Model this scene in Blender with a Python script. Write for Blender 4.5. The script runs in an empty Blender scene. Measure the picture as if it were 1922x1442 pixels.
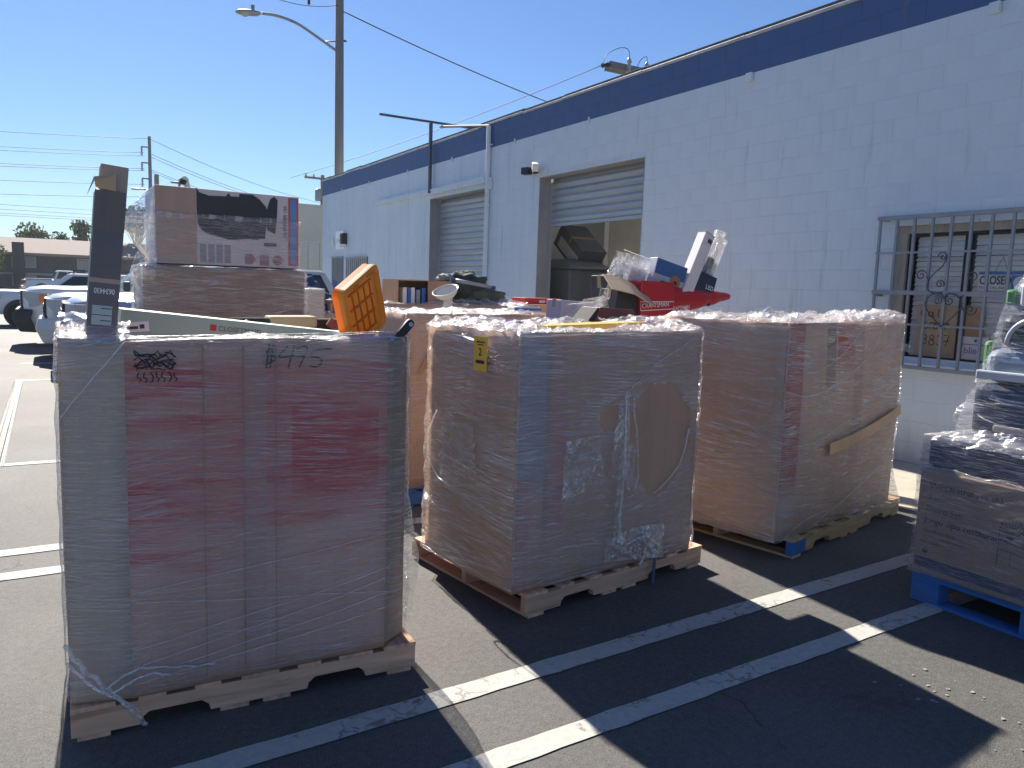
import bpy, bmesh, math, random
from mathutils import Vector, Matrix, Euler, noise

R = math.radians
rnd = random.Random(11)
scene = bpy.context.scene
COL = scene.collection

# ---------------------------------------------------------------- camera
F_PX, PITCH, ROLL, YAW, CAM_H = 1449.4, 0.121103, 0.033681, -0.539455, 1.55
cam_d = bpy.data.cameras.new('camera')
cam_d.sensor_fit = 'HORIZONTAL'
cam_d.sensor_width = 36.0
cam_d.lens = 36.0 * F_PX / 1922.0
cam_d.clip_start = 0.05
cam_d.clip_end = 4000
cam = bpy.data.objects.new('camera', cam_d)
COL.objects.link(cam)
_cp, _sp, _c, _s = math.cos(PITCH), math.sin(PITCH), math.cos(ROLL), math.sin(ROLL)
_right, _up, _fwd = Vector((1, 0, 0)), Vector((0, _sp, _cp)), Vector((0, _cp, -_sp))
_ri, _ui = _right * _c + _up * _s, _right * -_s + _up * _c
_m = Matrix((_ri, _ui, -_fwd)).transposed()
cam.matrix_world = Matrix.Translation((0, 0, CAM_H)) @ (Matrix.Rotation(YAW, 3, 'Z') @ _m).to_4x4()
scene.camera = cam

# ---------------------------------------------------------------- light
SUN_EL, SUN_AZ = 37.5, 3.5            # azimuth from +Y (along the wall) towards +X
world = bpy.data.worlds.new('World')
scene.world = world
world.use_nodes = True
wn = world.node_tree
bg = wn.nodes['Background']
sky = wn.nodes.new('ShaderNodeTexSky')
sky.sky_type = 'NISHITA'
sky.sun_disc = False
sky.sun_elevation = R(SUN_EL)
sky.sun_rotation = R(SUN_AZ)
sky.altitude = 30
sky.air_density = 1.1
sky.dust_density = 0.1
sky.ozone_density = 3.5
tint = wn.nodes.new('ShaderNodeMix'); tint.data_type = 'RGBA'; tint.blend_type = 'MULTIPLY'
tint.inputs[0].default_value = 1.0
tint.inputs[7].default_value = (.71, .85, 1.10, 1)       # cool white balance of the whole sky
wn.links.new(sky.outputs[0], tint.inputs[6])
wn.links.new(tint.outputs[2], bg.inputs[0])
bg.inputs[1].default_value = 0.050
sd = bpy.data.lights.new('sun', 'SUN')
sd.energy = 5.0
sd.angle = R(0.53)
sd.color = (1.0, 0.93, 0.82)
sun = bpy.data.objects.new('sun', sd)
COL.objects.link(sun)
_tosun = Vector((math.sin(R(SUN_AZ)) * math.cos(R(SUN_EL)), math.cos(R(SUN_AZ)) * math.cos(R(SUN_EL)), math.sin(R(SUN_EL))))
sun.rotation_euler = _tosun.to_track_quat('Z', 'Y').to_euler()
sun.location = (2, 8, 30)
scene.view_settings.view_transform = 'Standard'
scene.view_settings.look = 'None'
scene.view_settings.gamma = 1.0
scene.view_settings.use_curve_mapping = False
scene.view_settings.exposure = 1.10
scene.render.engine = 'CYCLES'
scene.cycles.transparent_max_bounces = 24
scene.cycles.max_bounces = 8
scene.cycles.use_denoising = True

# ---------------------------------------------------------------- helpers
class MB:
    def __init__(s):
        s.v, s.f, s.m, s.uv = [], [], [], None
    def add(s, vs, fs, mi=0, M=None):
        o = len(s.v)
        s.v += [tuple(M @ Vector(p)) if M is not None else tuple(p) for p in vs]
        for f in fs:
            s.f.append(tuple(i + o for i in f)); s.m.append(mi)
        return s
    def box(s, lo, hi, mi=0, M=None):
        (a, b, c), (d, e, f) = lo, hi
        vs = [(a, b, c), (d, b, c), (d, e, c), (a, e, c), (a, b, f), (d, b, f), (d, e, f), (a, e, f)]
        return s.add(vs, [(0, 3, 2, 1), (4, 5, 6, 7), (0, 1, 5, 4), (1, 2, 6, 5), (2, 3, 7, 6), (3, 0, 4, 7)], mi, M)
    def cbox(s, c, sz, mi=0, M=None):
        return s.box([c[i] - sz[i] / 2 for i in range(3)], [c[i] + sz[i] / 2 for i in range(3)], mi, M)
    def prism(s, poly, y0, y1, mi=0, M=None):
        """poly in (x,z), extruded along y"""
        n = len(poly)
        vs = [(x, y0, z) for x, z in poly] + [(x, y1, z) for x, z in poly]
        fs = [tuple(range(n)), tuple(range(2 * n - 1, n - 1, -1))]
        fs += [(i, i + n, (i + 1) % n + n, (i + 1) % n) for i in range(n)]
        return s.add(vs, fs, mi, M)
    def tube(s, pts, r, n=8, mi=0, M=None, cap=True):
        pts = [Vector(p) for p in pts]
        rs = r if isinstance(r, (list, tuple)) else [r] * len(pts)
        vs, fs = [], []
        prev = None
        for i, p in enumerate(pts):
            t = (pts[min(i + 1, len(pts) - 1)] - pts[max(i - 1, 0)])
            t = t.normalized() if t.length > 1e-9 else Vector((0, 0, 1))
            a = prev if prev is not None else (Vector((0, 0, 1)) if abs(t.z) < .9 else Vector((1, 0, 0)))
            u = (a - t * a.dot(t))
            u = u.normalized() if u.length > 1e-6 else t.orthogonal().normalized()
            prev = u
            w = t.cross(u)
            for k in range(n):
                an = 2 * math.pi * k / n
                vs.append(p + (u * math.cos(an) + w * math.sin(an)) * rs[i])
        for i in range(len(pts) - 1):
            for k in range(n):
                fs.append((i * n + k, i * n + (k + 1) % n, (i + 1) * n + (k + 1) % n, (i + 1) * n + k))
        if cap:
            fs.append(tuple(range(n - 1, -1, -1)))
            o = (len(pts) - 1) * n
            fs.append(tuple(o + k for k in range(n)))
        return s.add(vs, fs, mi, M)
    def lathe(s, prof, n=24, mi=0, M=None):
        """prof: (r,z) list, about z"""
        vs, fs = [], []
        for r, z in prof:
            for k in range(n):
                a = 2 * math.pi * k / n
                vs.append((r * math.cos(a), r * math.sin(a), z))
        for i in range(len(prof) - 1):
            for k in range(n):
                fs.append((i * n + k, i * n + (k + 1) % n, (i + 1) * n + (k + 1) % n, (i + 1) * n + k))
        return s.add(vs, fs, mi, M)
    def loft(s, rings, mi=0, M=None, closed=True, cap=True):
        n = len(rings[0]); vs = [p for r in rings for p in r]; fs = []
        for i in range(len(rings) - 1):
            for k in range(n if closed else n - 1):
                fs.append((i * n + k, i * n + (k + 1) % n, (i + 1) * n + (k + 1) % n, (i + 1) * n + k))
        if cap:
            fs.append(tuple(range(n - 1, -1, -1))); o = (len(rings) - 1) * n
            fs.append(tuple(o + k for k in range(n)))
        return s.add(vs, fs, mi, M)
    def grid(s, fn, nu, nv, mi=0, M=None):
        vs = [fn(i / nu, j / nv) for j in range(nv + 1) for i in range(nu + 1)]
        fs = [(j * (nu + 1) + i, j * (nu + 1) + i + 1, (j + 1) * (nu + 1) + i + 1, (j + 1) * (nu + 1) + i) for j in range(nv) for i in range(nu)]
        return s.add(vs, fs, mi, M)
    def mesh(s, name, mats, smooth=False):
        me = bpy.data.meshes.new(name)
        me.from_pydata([tuple(p) for p in s.v], [], s.f)
        for m in (mats if isinstance(mats, (list, tuple)) else [mats]):
            me.materials.append(m)
        me.polygons.foreach_set('material_index', s.m)
        if smooth:
            me.polygons.foreach_set('use_smooth', [True] * len(s.f))
        me.update()
        return me

def link(name, data, parent=None, M=None):
    o = bpy.data.objects.new(name, data)
    COL.objects.link(o)
    if parent is not None:
        o.parent = parent
        o.matrix_parent_inverse = Matrix.Identity(4)
    if M is not None:
        o.matrix_basis = M
    return o

def obj(name, mb, mat, parent=None, M=None, smooth=False, bevel=0, seg=2, solid=0, fixn=True):
    me = mb.mesh(name, mat, smooth)
    if fixn:
        b = bmesh.new(); b.from_mesh(me)
        bmesh.ops.recalc_face_normals(b, faces=b.faces)
        b.to_mesh(me); b.free()
    o = link(name, me, parent, M)
    if solid:
        md = o.modifiers.new('solid', 'SOLIDIFY'); md.thickness = solid; md.offset = 0
    if bevel:
        md = o.modifiers.new('bevel', 'BEVEL'); md.width = bevel; md.segments = seg
        md.limit_method = 'ANGLE'; md.angle_limit = R(35)
    return o

def tag(o, label=None, cat=None, group=None, kind=None):
    if label: o['label'] = label
    if cat: o['category'] = cat
    if group: o['group'] = group
    if kind: o['kind'] = kind
    return o

def thing(name, label, cat, loc=(0, 0, 0), rz=0.0, group=None, rot=None):
    o = bpy.data.objects.new(name, None)
    o.empty_display_size = 0.1
    COL.objects.link(o)
    o.location = loc
    o.rotation_euler = rot if rot is not None else (0, 0, rz)
    return tag(o, label, cat, group)

def T(x, y, z): return Matrix.Translation((x, y, z))
def RZ(a): return Matrix.Rotation(a, 4, 'Z')
def RX(a): return Matrix.Rotation(a, 4, 'X')
def RY(a): return Matrix.Rotation(a, 4, 'Y')
FACE_FRONT = Matrix(((1, 0, 0, 0), (0, 0, -1, 0), (0, 1, 0, 0), (0, 0, 0, 1)))   # flat print facing -Y
FACE_LEFT = Matrix(((0, 0, -1, 0), (-1, 0, 0, 0), (0, 1, 0, 0), (0, 0, 0, 1)))   # flat print facing -X

def text(name, body, size, mat, parent, M, align='LEFT', sx=1.0, bold=0.0):
    cu = bpy.data.curves.new(name, 'FONT')
    cu.body = body; cu.size = size; cu.align_x = align
    cu.extrude = 0.0004; cu.offset = bold; cu.resolution_u = 3
    t = bpy.data.objects.new(name + '_curve', cu)
    me = bpy.data.meshes.new_from_object(t)
    me.name = name
    bpy.data.objects.remove(t)
    me.materials.clear(); me.materials.append(mat)
    o = link(name, me, parent, M @ Matrix.Diagonal((sx, 1, 1, 1)))
    return o

def strokes(lines, w):
    """flat pen strokes in the xy plane"""
    mb = MB()
    for ln in lines:
        P = [Vector((p[0], p[1], 0)) for p in ln]
        vs, fs = [], []
        for i, p in enumerate(P):
            t = P[min(i + 1, len(P) - 1)] - P[max(i - 1, 0)]
            if t.length < 1e-9: t = Vector((1, 0, 0))
            t.normalize()
            nrm = Vector((-t.y, t.x, 0)) * w / 2
            vs += [p + nrm, p - nrm]
        for i in range(len(P) - 1):
            fs.append((2 * i, 2 * i + 1, 2 * i + 3, 2 * i + 2))
        mb.add(vs, fs)
    return mb

def arc(cx, cy, r, a0, a1, n=10, ry=None):
    ry = r if ry is None else ry
    return [(cx + r * math.cos(R(a0 + (a1 - a0) * i / n)), cy + ry * math.sin(R(a0 + (a1 - a0) * i / n))) for i in range(n + 1)]

def copy_tree(o, parent=None):
    c = o.copy(); COL.objects.link(c)
    if parent is not None: c.parent = parent
    for ch in list(o.children): copy_tree(ch, c)
    return c

def nz(x, y, z): return noise.noise(Vector((x, y, z)))

# ---------------------------------------------------------------- materials
def nd(nt, t, **kw):
    n = nt.nodes.new(t)
    for k, v in kw.items():
        if k.startswith('i_'):
            n.inputs[k[2:].replace('_', ' ')].default_value = v
        else:
            setattr(n, k, v)
    return n

def maths(nt, op, a, b=None, c=None, clamp=False):
    n = nt.nodes.new('ShaderNodeMath'); n.operation = op; n.use_clamp = clamp
    for i, x in enumerate((a, b, c)):
        if x is None: continue
        if isinstance(x, (int, float)): n.inputs[i].default_value = x
        else: nt.links.new(x, n.inputs[i])
    return n.outputs[0]

def ramp(nt, src, lo, hi):
    n = nt.nodes.new('ShaderNodeMapRange'); n.interpolation_type = 'SMOOTHSTEP'
    nt.links.new(src, n.inputs[0])
    n.inputs[1].default_value = lo; n.inputs[2].default_value = hi
    return n.outputs[0]

def coords(nt, scale=(1, 1, 1), rot=(0, 0, 0), kind='Object', rand=0.0):
    tc = nt.nodes.new('ShaderNodeTexCoord')
    mp = nt.nodes.new('ShaderNodeMapping')
    mp.inputs['Scale'].default_value = scale
    mp.inputs['Rotation'].default_value = rot
    nt.links.new(tc.outputs[kind], mp.inputs[0])
    if rand:
        oi = nt.nodes.new('ShaderNodeObjectInfo')
        cx = nt.nodes.new('ShaderNodeCombineXYZ')
        m = maths(nt, 'MULTIPLY', oi.outputs['Random'], rand)
        for i in range(3): nt.links.new(m, cx.inputs[i])
        nt.links.new(cx.outputs[0], mp.inputs['Location'])
    return mp.outputs[0]

def noisetex(nt, vec, scale=5, detail=4, rough=.55, dist=0.0):
    n = nt.nodes.new('ShaderNodeTexNoise')
    n.inputs['Scale'].default_value = scale; n.inputs['Detail'].default_value = detail
    n.inputs['Roughness'].default_value = rough; n.inputs['Distortion'].default_value = dist
    nt.links.new(vec, n.inputs['Vector'])
    return n.outputs[0]

def mixc(nt, fac, a, b):
    n = nt.nodes.new('ShaderNodeMix'); n.data_type = 'RGBA'
    if isinstance(fac, (int, float)): n.inputs[0].default_value = fac
    else: nt.links.new(fac, n.inputs[0])
    for i, x in ((6, a), (7, b)):
        if isinstance(x, (tuple, list)): n.inputs[i].default_value = (*x[:3], 1)
        else: nt.links.new(x, n.inputs[i])
    return n.outputs[2]

def bump(nt, bsdf, h, strength=.3, dist=.01):
    n = nt.nodes.new('ShaderNodeBump'); n.inputs['Strength'].default_value = strength
    n.inputs['Distance'].default_value = dist
    nt.links.new(h, n.inputs['Height'])
    nt.links.new(n.outputs[0], bsdf.inputs['Normal'])
    return n

def base(name):
    m = bpy.data.materials.new(name); m.use_nodes = True
    return m, m.node_tree, m.node_tree.nodes['Principled BSDF']

def pm(name, col, rough=.6, metal=0.0, spec=.5, var=.14, scale=5, stretch=(1, 1, 1), bmp=.15, bscale=60, rand=0.0, coat=0.0, dirt=0.0, dcol=(.12, .10, .08), trans=0.0):
    m, nt, b = base(name)
    v = coords(nt, stretch, rand=9.0)
    n1 = noisetex(nt, v, scale, 6)
    hs = nt.nodes.new('ShaderNodeHueSaturation')
    hs.inputs['Color'].default_value = (*col, 1)
    val = maths(nt, 'MULTIPLY_ADD', n1, var * 4, 1 - var * 2)
    if rand:
        oi = nt.nodes.new('ShaderNodeObjectInfo')
        val = maths(nt, 'ADD', val, maths(nt, 'MULTIPLY_ADD', oi.outputs['Random'], rand * 2, -rand))
    nt.links.new(val, hs.inputs['Value'])
    c = hs.outputs[0]
    if dirt:
        n3 = noisetex(nt, v, scale * .6, 8, .65)
        c = mixc(nt, maths(nt, 'MULTIPLY', ramp(nt, n3, .48, .72), dirt), c, dcol)
    nt.links.new(c, b.inputs['Base Color'])
    b.inputs['Roughness'].default_value = rough
    b.inputs['Metallic'].default_value = metal
    b.inputs['Specular IOR Level'].default_value = spec
    b.inputs['Coat Weight'].default_value = coat
    if bmp:
        bump(nt, b, noisetex(nt, v, bscale, 4), bmp, .004)
    if trans:
        b.inputs['Subsurface Weight'].default_value = 0
        out = nt.nodes['Material Output']
        tr = nt.nodes.new('ShaderNodeBsdfTranslucent'); nt.links.new(c, tr.inputs[0])
        mx = nt.nodes.new('ShaderNodeMixShader'); mx.inputs[0].default_value = trans
        nt.links.new(b.outputs[0], mx.inputs[1]); nt.links.new(tr.outputs[0], mx.inputs[2])
        nt.links.new(mx.outputs[0], out.inputs[0])
    return m

def asphalt_nodes(nt):
    v = coords(nt)
    fine = noisetex(nt, v, 150, 4, .75)
    mid = noisetex(nt, v, 34, 6, .6)
    big = noisetex(nt, v, .5, 6, .62)
    vo = nt.nodes.new('ShaderNodeTexVoronoi'); vo.inputs['Scale'].default_value = 150
    nt.links.new(v, vo.inputs['Vector'])
    val = maths(nt, 'ADD', maths(nt, 'MULTIPLY_ADD', fine, 2.0, -.30), maths(nt, 'MULTIPLY_ADD', mid, .7, -.35))
    val = maths(nt, 'ADD', val, maths(nt, 'MULTIPLY_ADD', big, 1.0, -.5))
    st = noisetex(nt, v, 1.7, 7, .65, .4)
    val = maths(nt, 'MULTIPLY', val, maths(nt, 'MULTIPLY_ADD', ramp(nt, st, .58, .74), -.32, 1.0))
    hs = nt.nodes.new('ShaderNodeHueSaturation'); hs.inputs['Color'].default_value = (.150, .146, .138, 1)
    oil = maths(nt, 'MULTIPLY', ramp(nt, noisetex(nt, coords(nt, (1, .45, 1)), 1.1, 5, .6, .8), .60, .70), ramp(nt, noisetex(nt, v, 9, 4), .40, .60))
    val = maths(nt, 'MULTIPLY', val, maths(nt, 'MULTIPLY_ADD', oil, -.45, 1.0))
    nt.links.new(val, hs.inputs['Value'])
    chip = maths(nt, 'MULTIPLY', maths(nt, 'LESS_THAN', vo.outputs['Distance'], .17), ramp(nt, noisetex(nt, v, 60, 2), .50, .58))
    c = mixc(nt, maths(nt, 'MULTIPLY', chip, .55), hs.outputs[0], (.42, .40, .37))
    # hairline cracks
    vc = nt.nodes.new('ShaderNodeTexVoronoi'); vc.feature = 'DISTANCE_TO_EDGE'; vc.inputs['Scale'].default_value = .42
    dv = coords(nt)
    dn = nt.nodes.new('ShaderNodeTexNoise'); dn.inputs['Scale'].default_value = 3; dn.inputs['Detail'].default_value = 6
    nt.links.new(dv, dn.inputs['Vector'])
    ad = nt.nodes.new('ShaderNodeVectorMath'); ad.operation = 'MULTIPLY_ADD'
    nt.links.new(dn.outputs['Color'], ad.inputs[0]); ad.inputs[1].default_value = (.6, .6, .6); nt.links.new(dv, ad.inputs[2])
    nt.links.new(ad.outputs[0], vc.inputs['Vector'])
    crack = maths(nt, 'MULTIPLY', maths(nt, 'LESS_THAN', vc.outputs['Distance'], .0028), ramp(nt, noisetex(nt, v, .8, 2), .5, .6))
    c = mixc(nt, maths(nt, 'MULTIPLY', crack, .7), c, (.03, .03, .03))
    return v, c, fine, mid

def make_asphalt():
    m, nt, b = base('asphalt')
    v, c, fine, mid = asphalt_nodes(nt)
    nt.links.new(c, b.inputs['Base Color'])
    b.inputs['Roughness'].default_value = .76
    b.inputs['Specular IOR Level'].default_value = .45
    bump(nt, b, maths(nt, 'ADD', fine, maths(nt, 'MULTIPLY', mid, .6)), .7, .006)
    return m

def make_stripe(name, white, wear=.5):
    m, nt, b = base(name)
    v, c, fine, mid = asphalt_nodes(nt)
    w = noisetex(nt, v, 13, 8, .72)
    w2 = noisetex(nt, v, 1.3, 4, .6)
    cr = nt.nodes.new('ShaderNodeTexVoronoi'); cr.feature = 'DISTANCE_TO_EDGE'; cr.inputs['Scale'].default_value = 9
    dn = nt.nodes.new('ShaderNodeTexNoise'); dn.inputs['Scale'].default_value = 14; dn.inputs['Detail'].default_value = 5
    nt.links.new(v, dn.inputs['Vector'])
    ad = nt.nodes.new('ShaderNodeVectorMath'); ad.operation = 'MULTIPLY_ADD'
    nt.links.new(dn.outputs['Color'], ad.inputs[0]); ad.inputs[1].default_value = (.12, .12, .12); nt.links.new(v, ad.inputs[2])
    nt.links.new(ad.outputs[0], cr.inputs['Vector'])
    crk = maths(nt, 'MULTIPLY', maths(nt, 'LESS_THAN', cr.outputs['Distance'], .035), ramp(nt, noisetex(nt, v, 3, 3), .48, .6))
    mask = ramp(nt, maths(nt, 'ADD', w, maths(nt, 'MULTIPLY_ADD', w2, wear, -wear / 2)), .60, .68)
    mask = maths(nt, 'MAXIMUM', maths(nt, 'MULTIPLY', mask, .75), maths(nt, 'MULTIPLY', crk, .6))
    hs = nt.nodes.new('ShaderNodeHueSaturation'); hs.inputs['Color'].default_value = (*white, 1)
    nt.links.new(maths(nt, 'MULTIPLY_ADD', noisetex(nt, v, 30, 6, .7), .7, .62), hs.inputs['Value'])
    c2 = mixc(nt, mask, hs.outputs[0], c)
    nt.links.new(c2, b.inputs['Base Color'])
    b.inputs['Roughness'].default_value = .75
    bump(nt, b, maths(nt, 'ADD', fine, mid), .3, .004)
    return m

def make_wall(name, col, joint=False):
    m, nt, b = base(name)
    v = coords(nt)
    n1 = noisetex(nt, v, .9, 6, .6)
    vs = coords(nt, (1, 3.0, .22))
    n2 = noisetex(nt, vs, 1.6, 6, .65)
    val = maths(nt, 'ADD', maths(nt, 'MULTIPLY_ADD', n1, .22, .80), maths(nt, 'MULTIPLY_ADD', n2, .22, -.02))
    hs = nt.nodes.new('ShaderNodeHueSaturation'); hs.inputs['Color'].default_value = (*col, 1)
    nt.links.new(val, hs.inputs['Value'])
    c = hs.outputs[0]
    tcw = nt.nodes.new('ShaderNodeNewGeometry'); sz = nt.nodes.new('ShaderNodeSeparateXYZ')
    nt.links.new(tcw.outputs['Position'], sz.inputs[0])
    gw = nt.nodes.new('ShaderNodeMapping'); gw.inputs['Scale'].default_value = (1, 5, .5); nt.links.new(tcw.outputs['Position'], gw.inputs[0])
    drip = noisetex(nt, gw.outputs[0], 1.3, 7, .65)
    low = maths(nt, 'SUBTRACT', 1.0, ramp(nt, sz.outputs[2], .02, .55))
    grime = maths(nt, 'MAXIMUM', maths(nt, 'MULTIPLY', low, maths(nt, 'MULTIPLY', drip, .75)), maths(nt, 'MULTIPLY', ramp(nt, drip, .57, .72), .22))
    c = mixc(nt, grime, c, (.20, .18, .16))
    sc = noisetex(nt, coords(nt, (1, 1, 1)), 5, 8, .7)
    c = mixc(nt, maths(nt, 'MULTIPLY', ramp(nt, sc, .66, .74), .25), c, tuple(x * .55 for x in col))
    nt.links.new(c, b.inputs['Base Color'])
    b.inputs['Roughness'].default_value = .62
    b.inputs['Specular IOR Level'].default_value = .35
    h = maths(nt, 'ADD', noisetex(nt, v, 130, 4, .6), maths(nt, 'MULTIPLY', noisetex(nt, v, 24, 4), .8))
    bump(nt, b, h, .35, .004)
    return m

def make_card(name, col=(.52, .33, .205), prints=None):
    """corrugated board; prints = flat flexo print areas (x0, x1, z0, z1, threshold, colour, strength) in the panel's own x and z"""
    m, nt, b = base(name)
    v = coords(nt, rand=5.0)
    vv = coords(nt, (1, 1, .12), rand=5.0)
    n1 = noisetex(nt, v, 2.2, 6, .6)
    n2 = noisetex(nt, vv, 16, 4, .6)
    val = maths(nt, 'ADD', maths(nt, 'MULTIPLY_ADD', n1, .5, .62), maths(nt, 'MULTIPLY_ADD', n2, .26, 0))
    hs = nt.nodes.new('ShaderNodeHueSaturation'); hs.inputs['Color'].default_value = (*col, 1)
    nt.links.new(val, hs.inputs['Value'])
    c = hs.outputs[0]
    if prints:
        tc = nt.nodes.new('ShaderNodeTexCoord'); sx = nt.nodes.new('ShaderNodeSeparateXYZ')
        nt.links.new(tc.outputs['Object'], sx.inputs[0])
        nr = noisetex(nt, coords(nt, (1.2, 1.2, 9)), 1.6, 6, .7, .3)
        for (x0, x1, z0, z1, thr, pc, st) in prints:
            f = maths(nt, 'MULTIPLY', maths(nt, 'GREATER_THAN', sx.outputs[0], x0), maths(nt, 'LESS_THAN', sx.outputs[0], x1))
            g = maths(nt, 'MULTIPLY', ramp(nt, sx.outputs[2], z0, z0 + .18), maths(nt, 'SUBTRACT', 1.0, ramp(nt, sx.outputs[2], z1 - .06, z1)))
            f = maths(nt, 'MULTIPLY', maths(nt, 'MULTIPLY', f, g), ramp(nt, nr, thr, thr + .16))
            c = mixc(nt, maths(nt, 'MULTIPLY', f, st), c, pc)
    nt.links.new(c, b.inputs['Base Color'])
    b.inputs['Roughness'].default_value = .78
    b.inputs['Specular IOR Level'].default_value = .25
    bump(nt, b, maths(nt, 'ADD', noisetex(nt, vv, 60, 3), maths(nt, 'MULTIPLY', n1, 3)), .2, .006)
    return m

def make_film(name, a0=.09, a1=.52, rough=.13, freq=1.0, uv=True, tint=(.95, .91, .87), gloss=.30):
    m, nt, b = base(name)
    nt.nodes.remove(b)
    out = nt.nodes['Material Output']
    kind = 'UV' if uv else 'Object'
    def st(sx, sy, rot, lo, hi, detail=4):
        v = coords(nt, (1, 1, 1), (0, 0, rot), kind)
        mp = nt.nodes.new('ShaderNodeMapping'); mp.inputs['Scale'].default_value = (sx, sy, sx)
        nt.links.new(v, mp.inputs[0])
        n = noisetex(nt, mp.outputs[0], 1.0, detail, .62, .35)
        return n, ramp(nt, n, lo, hi)
    n1, s1 = st(2.6 * freq, 150 * freq, .05, .53, .70)
    n2, s2 = st(1.8 * freq, 95 * freq, -.11, .56, .70)
    n3, s3 = st(3.4 * freq, 210 * freq, .16, .54, .72)
    vm = coords(nt, (1, 1, 1), kind=kind)
    mask = ramp(nt, noisetex(nt, vm, 2.3, 3, .5, .4), .40, .62)
    mask2 = ramp(nt, noisetex(nt, vm, 1.5, 3, .5, .4), .45, .65)
    s = maths(nt, 'MAXIMUM', maths(nt, 'MULTIPLY', s1, maths(nt, 'MULTIPLY_ADD', mask, .75, .25)), maths(nt, 'MULTIPLY', s2, mask2))
    s = maths(nt, 'MAXIMUM', s, maths(nt, 'MULTIPLY', s3, maths(nt, 'SUBTRACT', 1.0, mask)))
    def ridge(n, w):
        q = maths(nt, 'ABSOLUTE', maths(nt, 'SUBTRACT', n, .5))
        return maths(nt, 'SUBTRACT', 1.0, ramp(nt, q, w * .25, w))
    k1, _ = st(1.5 * freq, 62 * freq, .09, .5, .7, 2); k2, _ = st(1.2 * freq, 48 * freq, -.16, .5, .7, 2)
    k3, _ = st(2.2 * freq, 95 * freq, .02, .5, .7, 3)
    lines = maths(nt, 'MAXIMUM', maths(nt, 'MULTIPLY', ridge(k1, .030), mask), maths(nt, 'MULTIPLY', ridge(k2, .028), mask2))
    lines = maths(nt, 'MAXIMUM', lines, maths(nt, 'MULTIPLY', ridge(k3, .040), .6))
    s = maths(nt, 'MAXIMUM', maths(nt, 'MULTIPLY', s, .8), lines)
    lw = nt.nodes.new('ShaderNodeLayerWeight'); lw.inputs[0].default_value = .35
    edge = maths(nt, 'POWER', lw.outputs['Facing'], 3.0)
    alpha = maths(nt, 'MULTIPLY_ADD', s, a1, a0)
    alpha = maths(nt, 'ADD', alpha, maths(nt, 'MULTIPLY', edge, .35), clamp=True)
    h = maths(nt, 'ADD', maths(nt, 'ADD', n1, n2), maths(nt, 'MULTIPLY', n3, .7))
    bp = nt.nodes.new('ShaderNodeBump'); bp.inputs['Strength'].default_value = .8; bp.inputs['Distance'].default_value = .010
    nt.links.new(h, bp.inputs['Height'])
    gl = nt.nodes.new('ShaderNodeBsdfGlossy'); gl.inputs['Roughness'].default_value = rough
    gl.inputs['Color'].default_value = (.95, .96, 1, 1)
    df = nt.nodes.new('ShaderNodeBsdfDiffuse'); df.inputs[0].default_value = (*tint, 1)
    tl = nt.nodes.new('ShaderNodeBsdfTranslucent'); tl.inputs[0].default_value = (*tint, 1)
    for n in (gl, df, tl): nt.links.new(bp.outputs[0], n.inputs['Normal'])
    m1 = nt.nodes.new('ShaderNodeMixShader'); m1.inputs[0].default_value = .32
    nt.links.new(df.outputs[0], m1.inputs[1]); nt.links.new(tl.outputs[0], m1.inputs[2])
    m2 = nt.nodes.new('ShaderNodeMixShader'); m2.inputs[0].default_value = gloss
    nt.links.new(m1.outputs[0], m2.inputs[1]); nt.links.new(gl.outputs[0], m2.inputs[2])
    tp = nt.nodes.new('ShaderNodeBsdfTransparent'); tp.inputs[0].default_value = (.97, .97, .98, 1)
    m3 = nt.nodes.new('ShaderNodeMixShader')
    nt.links.new(alpha, m3.inputs[0]); nt.links.new(tp.outputs[0], m3.inputs[1]); nt.links.new(m2.outputs[0], m3.inputs[2])
    nt.links.new(m3.outputs[0], out.inputs[0])
    return m

def make_glass(name, tint=(.8, .87, .9), alpha=.25):
    m, nt, b = base(name)
    nt.nodes.remove(b)
    tp = nt.nodes.new('ShaderNodeBsdfTransparent'); tp.inputs[0].default_value = (*tint, 1)
    gl = nt.nodes.new('ShaderNodeBsdfGlossy'); gl.inputs['Roughness'].default_value = .03
    fr = nt.nodes.new('ShaderNodeFresnel'); fr.inputs[0].default_value = 1.5
    mx = nt.nodes.new('ShaderNodeMixShader')
    nt.links.new(maths(nt, 'MULTIPLY_ADD', fr.outputs[0], .4, alpha * .2, clamp=True), mx.inputs[0])
    nt.links.new(tp.outputs[0], mx.inputs[1]); nt.links.new(gl.outputs[0], mx.inputs[2])
    nt.links.new(mx.outputs[0], nt.nodes['Material Output'].inputs[0])
    return m

ASPHALT = make_asphalt()
STRIPE = make_stripe('white_paint_worn', (.47, .455, .42))
CONCRETE = pm('concrete', (.44, .40, .33), .9, var=.12, scale=3, bmp=.35, bscale=80, dirt=.3, dcol=(.2, .18, .15))
WALL = make_wall('wall_paint', (.64, .735, .80))
WALLJ = make_wall('wall_joint', (.625, .715, .78))
NAVY = make_wall('navy_paint', (.062, .125, .28))
NAVYJ = make_wall('navy_joint', (.052, .105, .24))
TRIM = pm('roof_flashing', (.5, .5, .5), .5, .3, var=.25, scale=4, dirt=.5)
ROOFD = pm('roof_edge_dark', (.06, .065, .075), .8, var=.3)
SHUT = pm('shutter_steel', (.36, .40, .44), .42, .35, var=.10, scale=1.2, bmp=.04, rand=.05, dirt=.25, dcol=(.16, .17, .18))
JAMB = pm('jamb_paint', (.30, .31, .33), .6, var=.12, scale=3, dirt=.3)
INTER = pm('interior_plaster', (.88, .86, .82), .85, var=.1, scale=1)
BAR = pm('grille_paint', (.26, .29, .33), .45, .2, var=.1, bmp=.05)
SCROLL = pm('scroll_iron', (.07, .08, .10), .45, .3, var=.1, bmp=.05)
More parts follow.
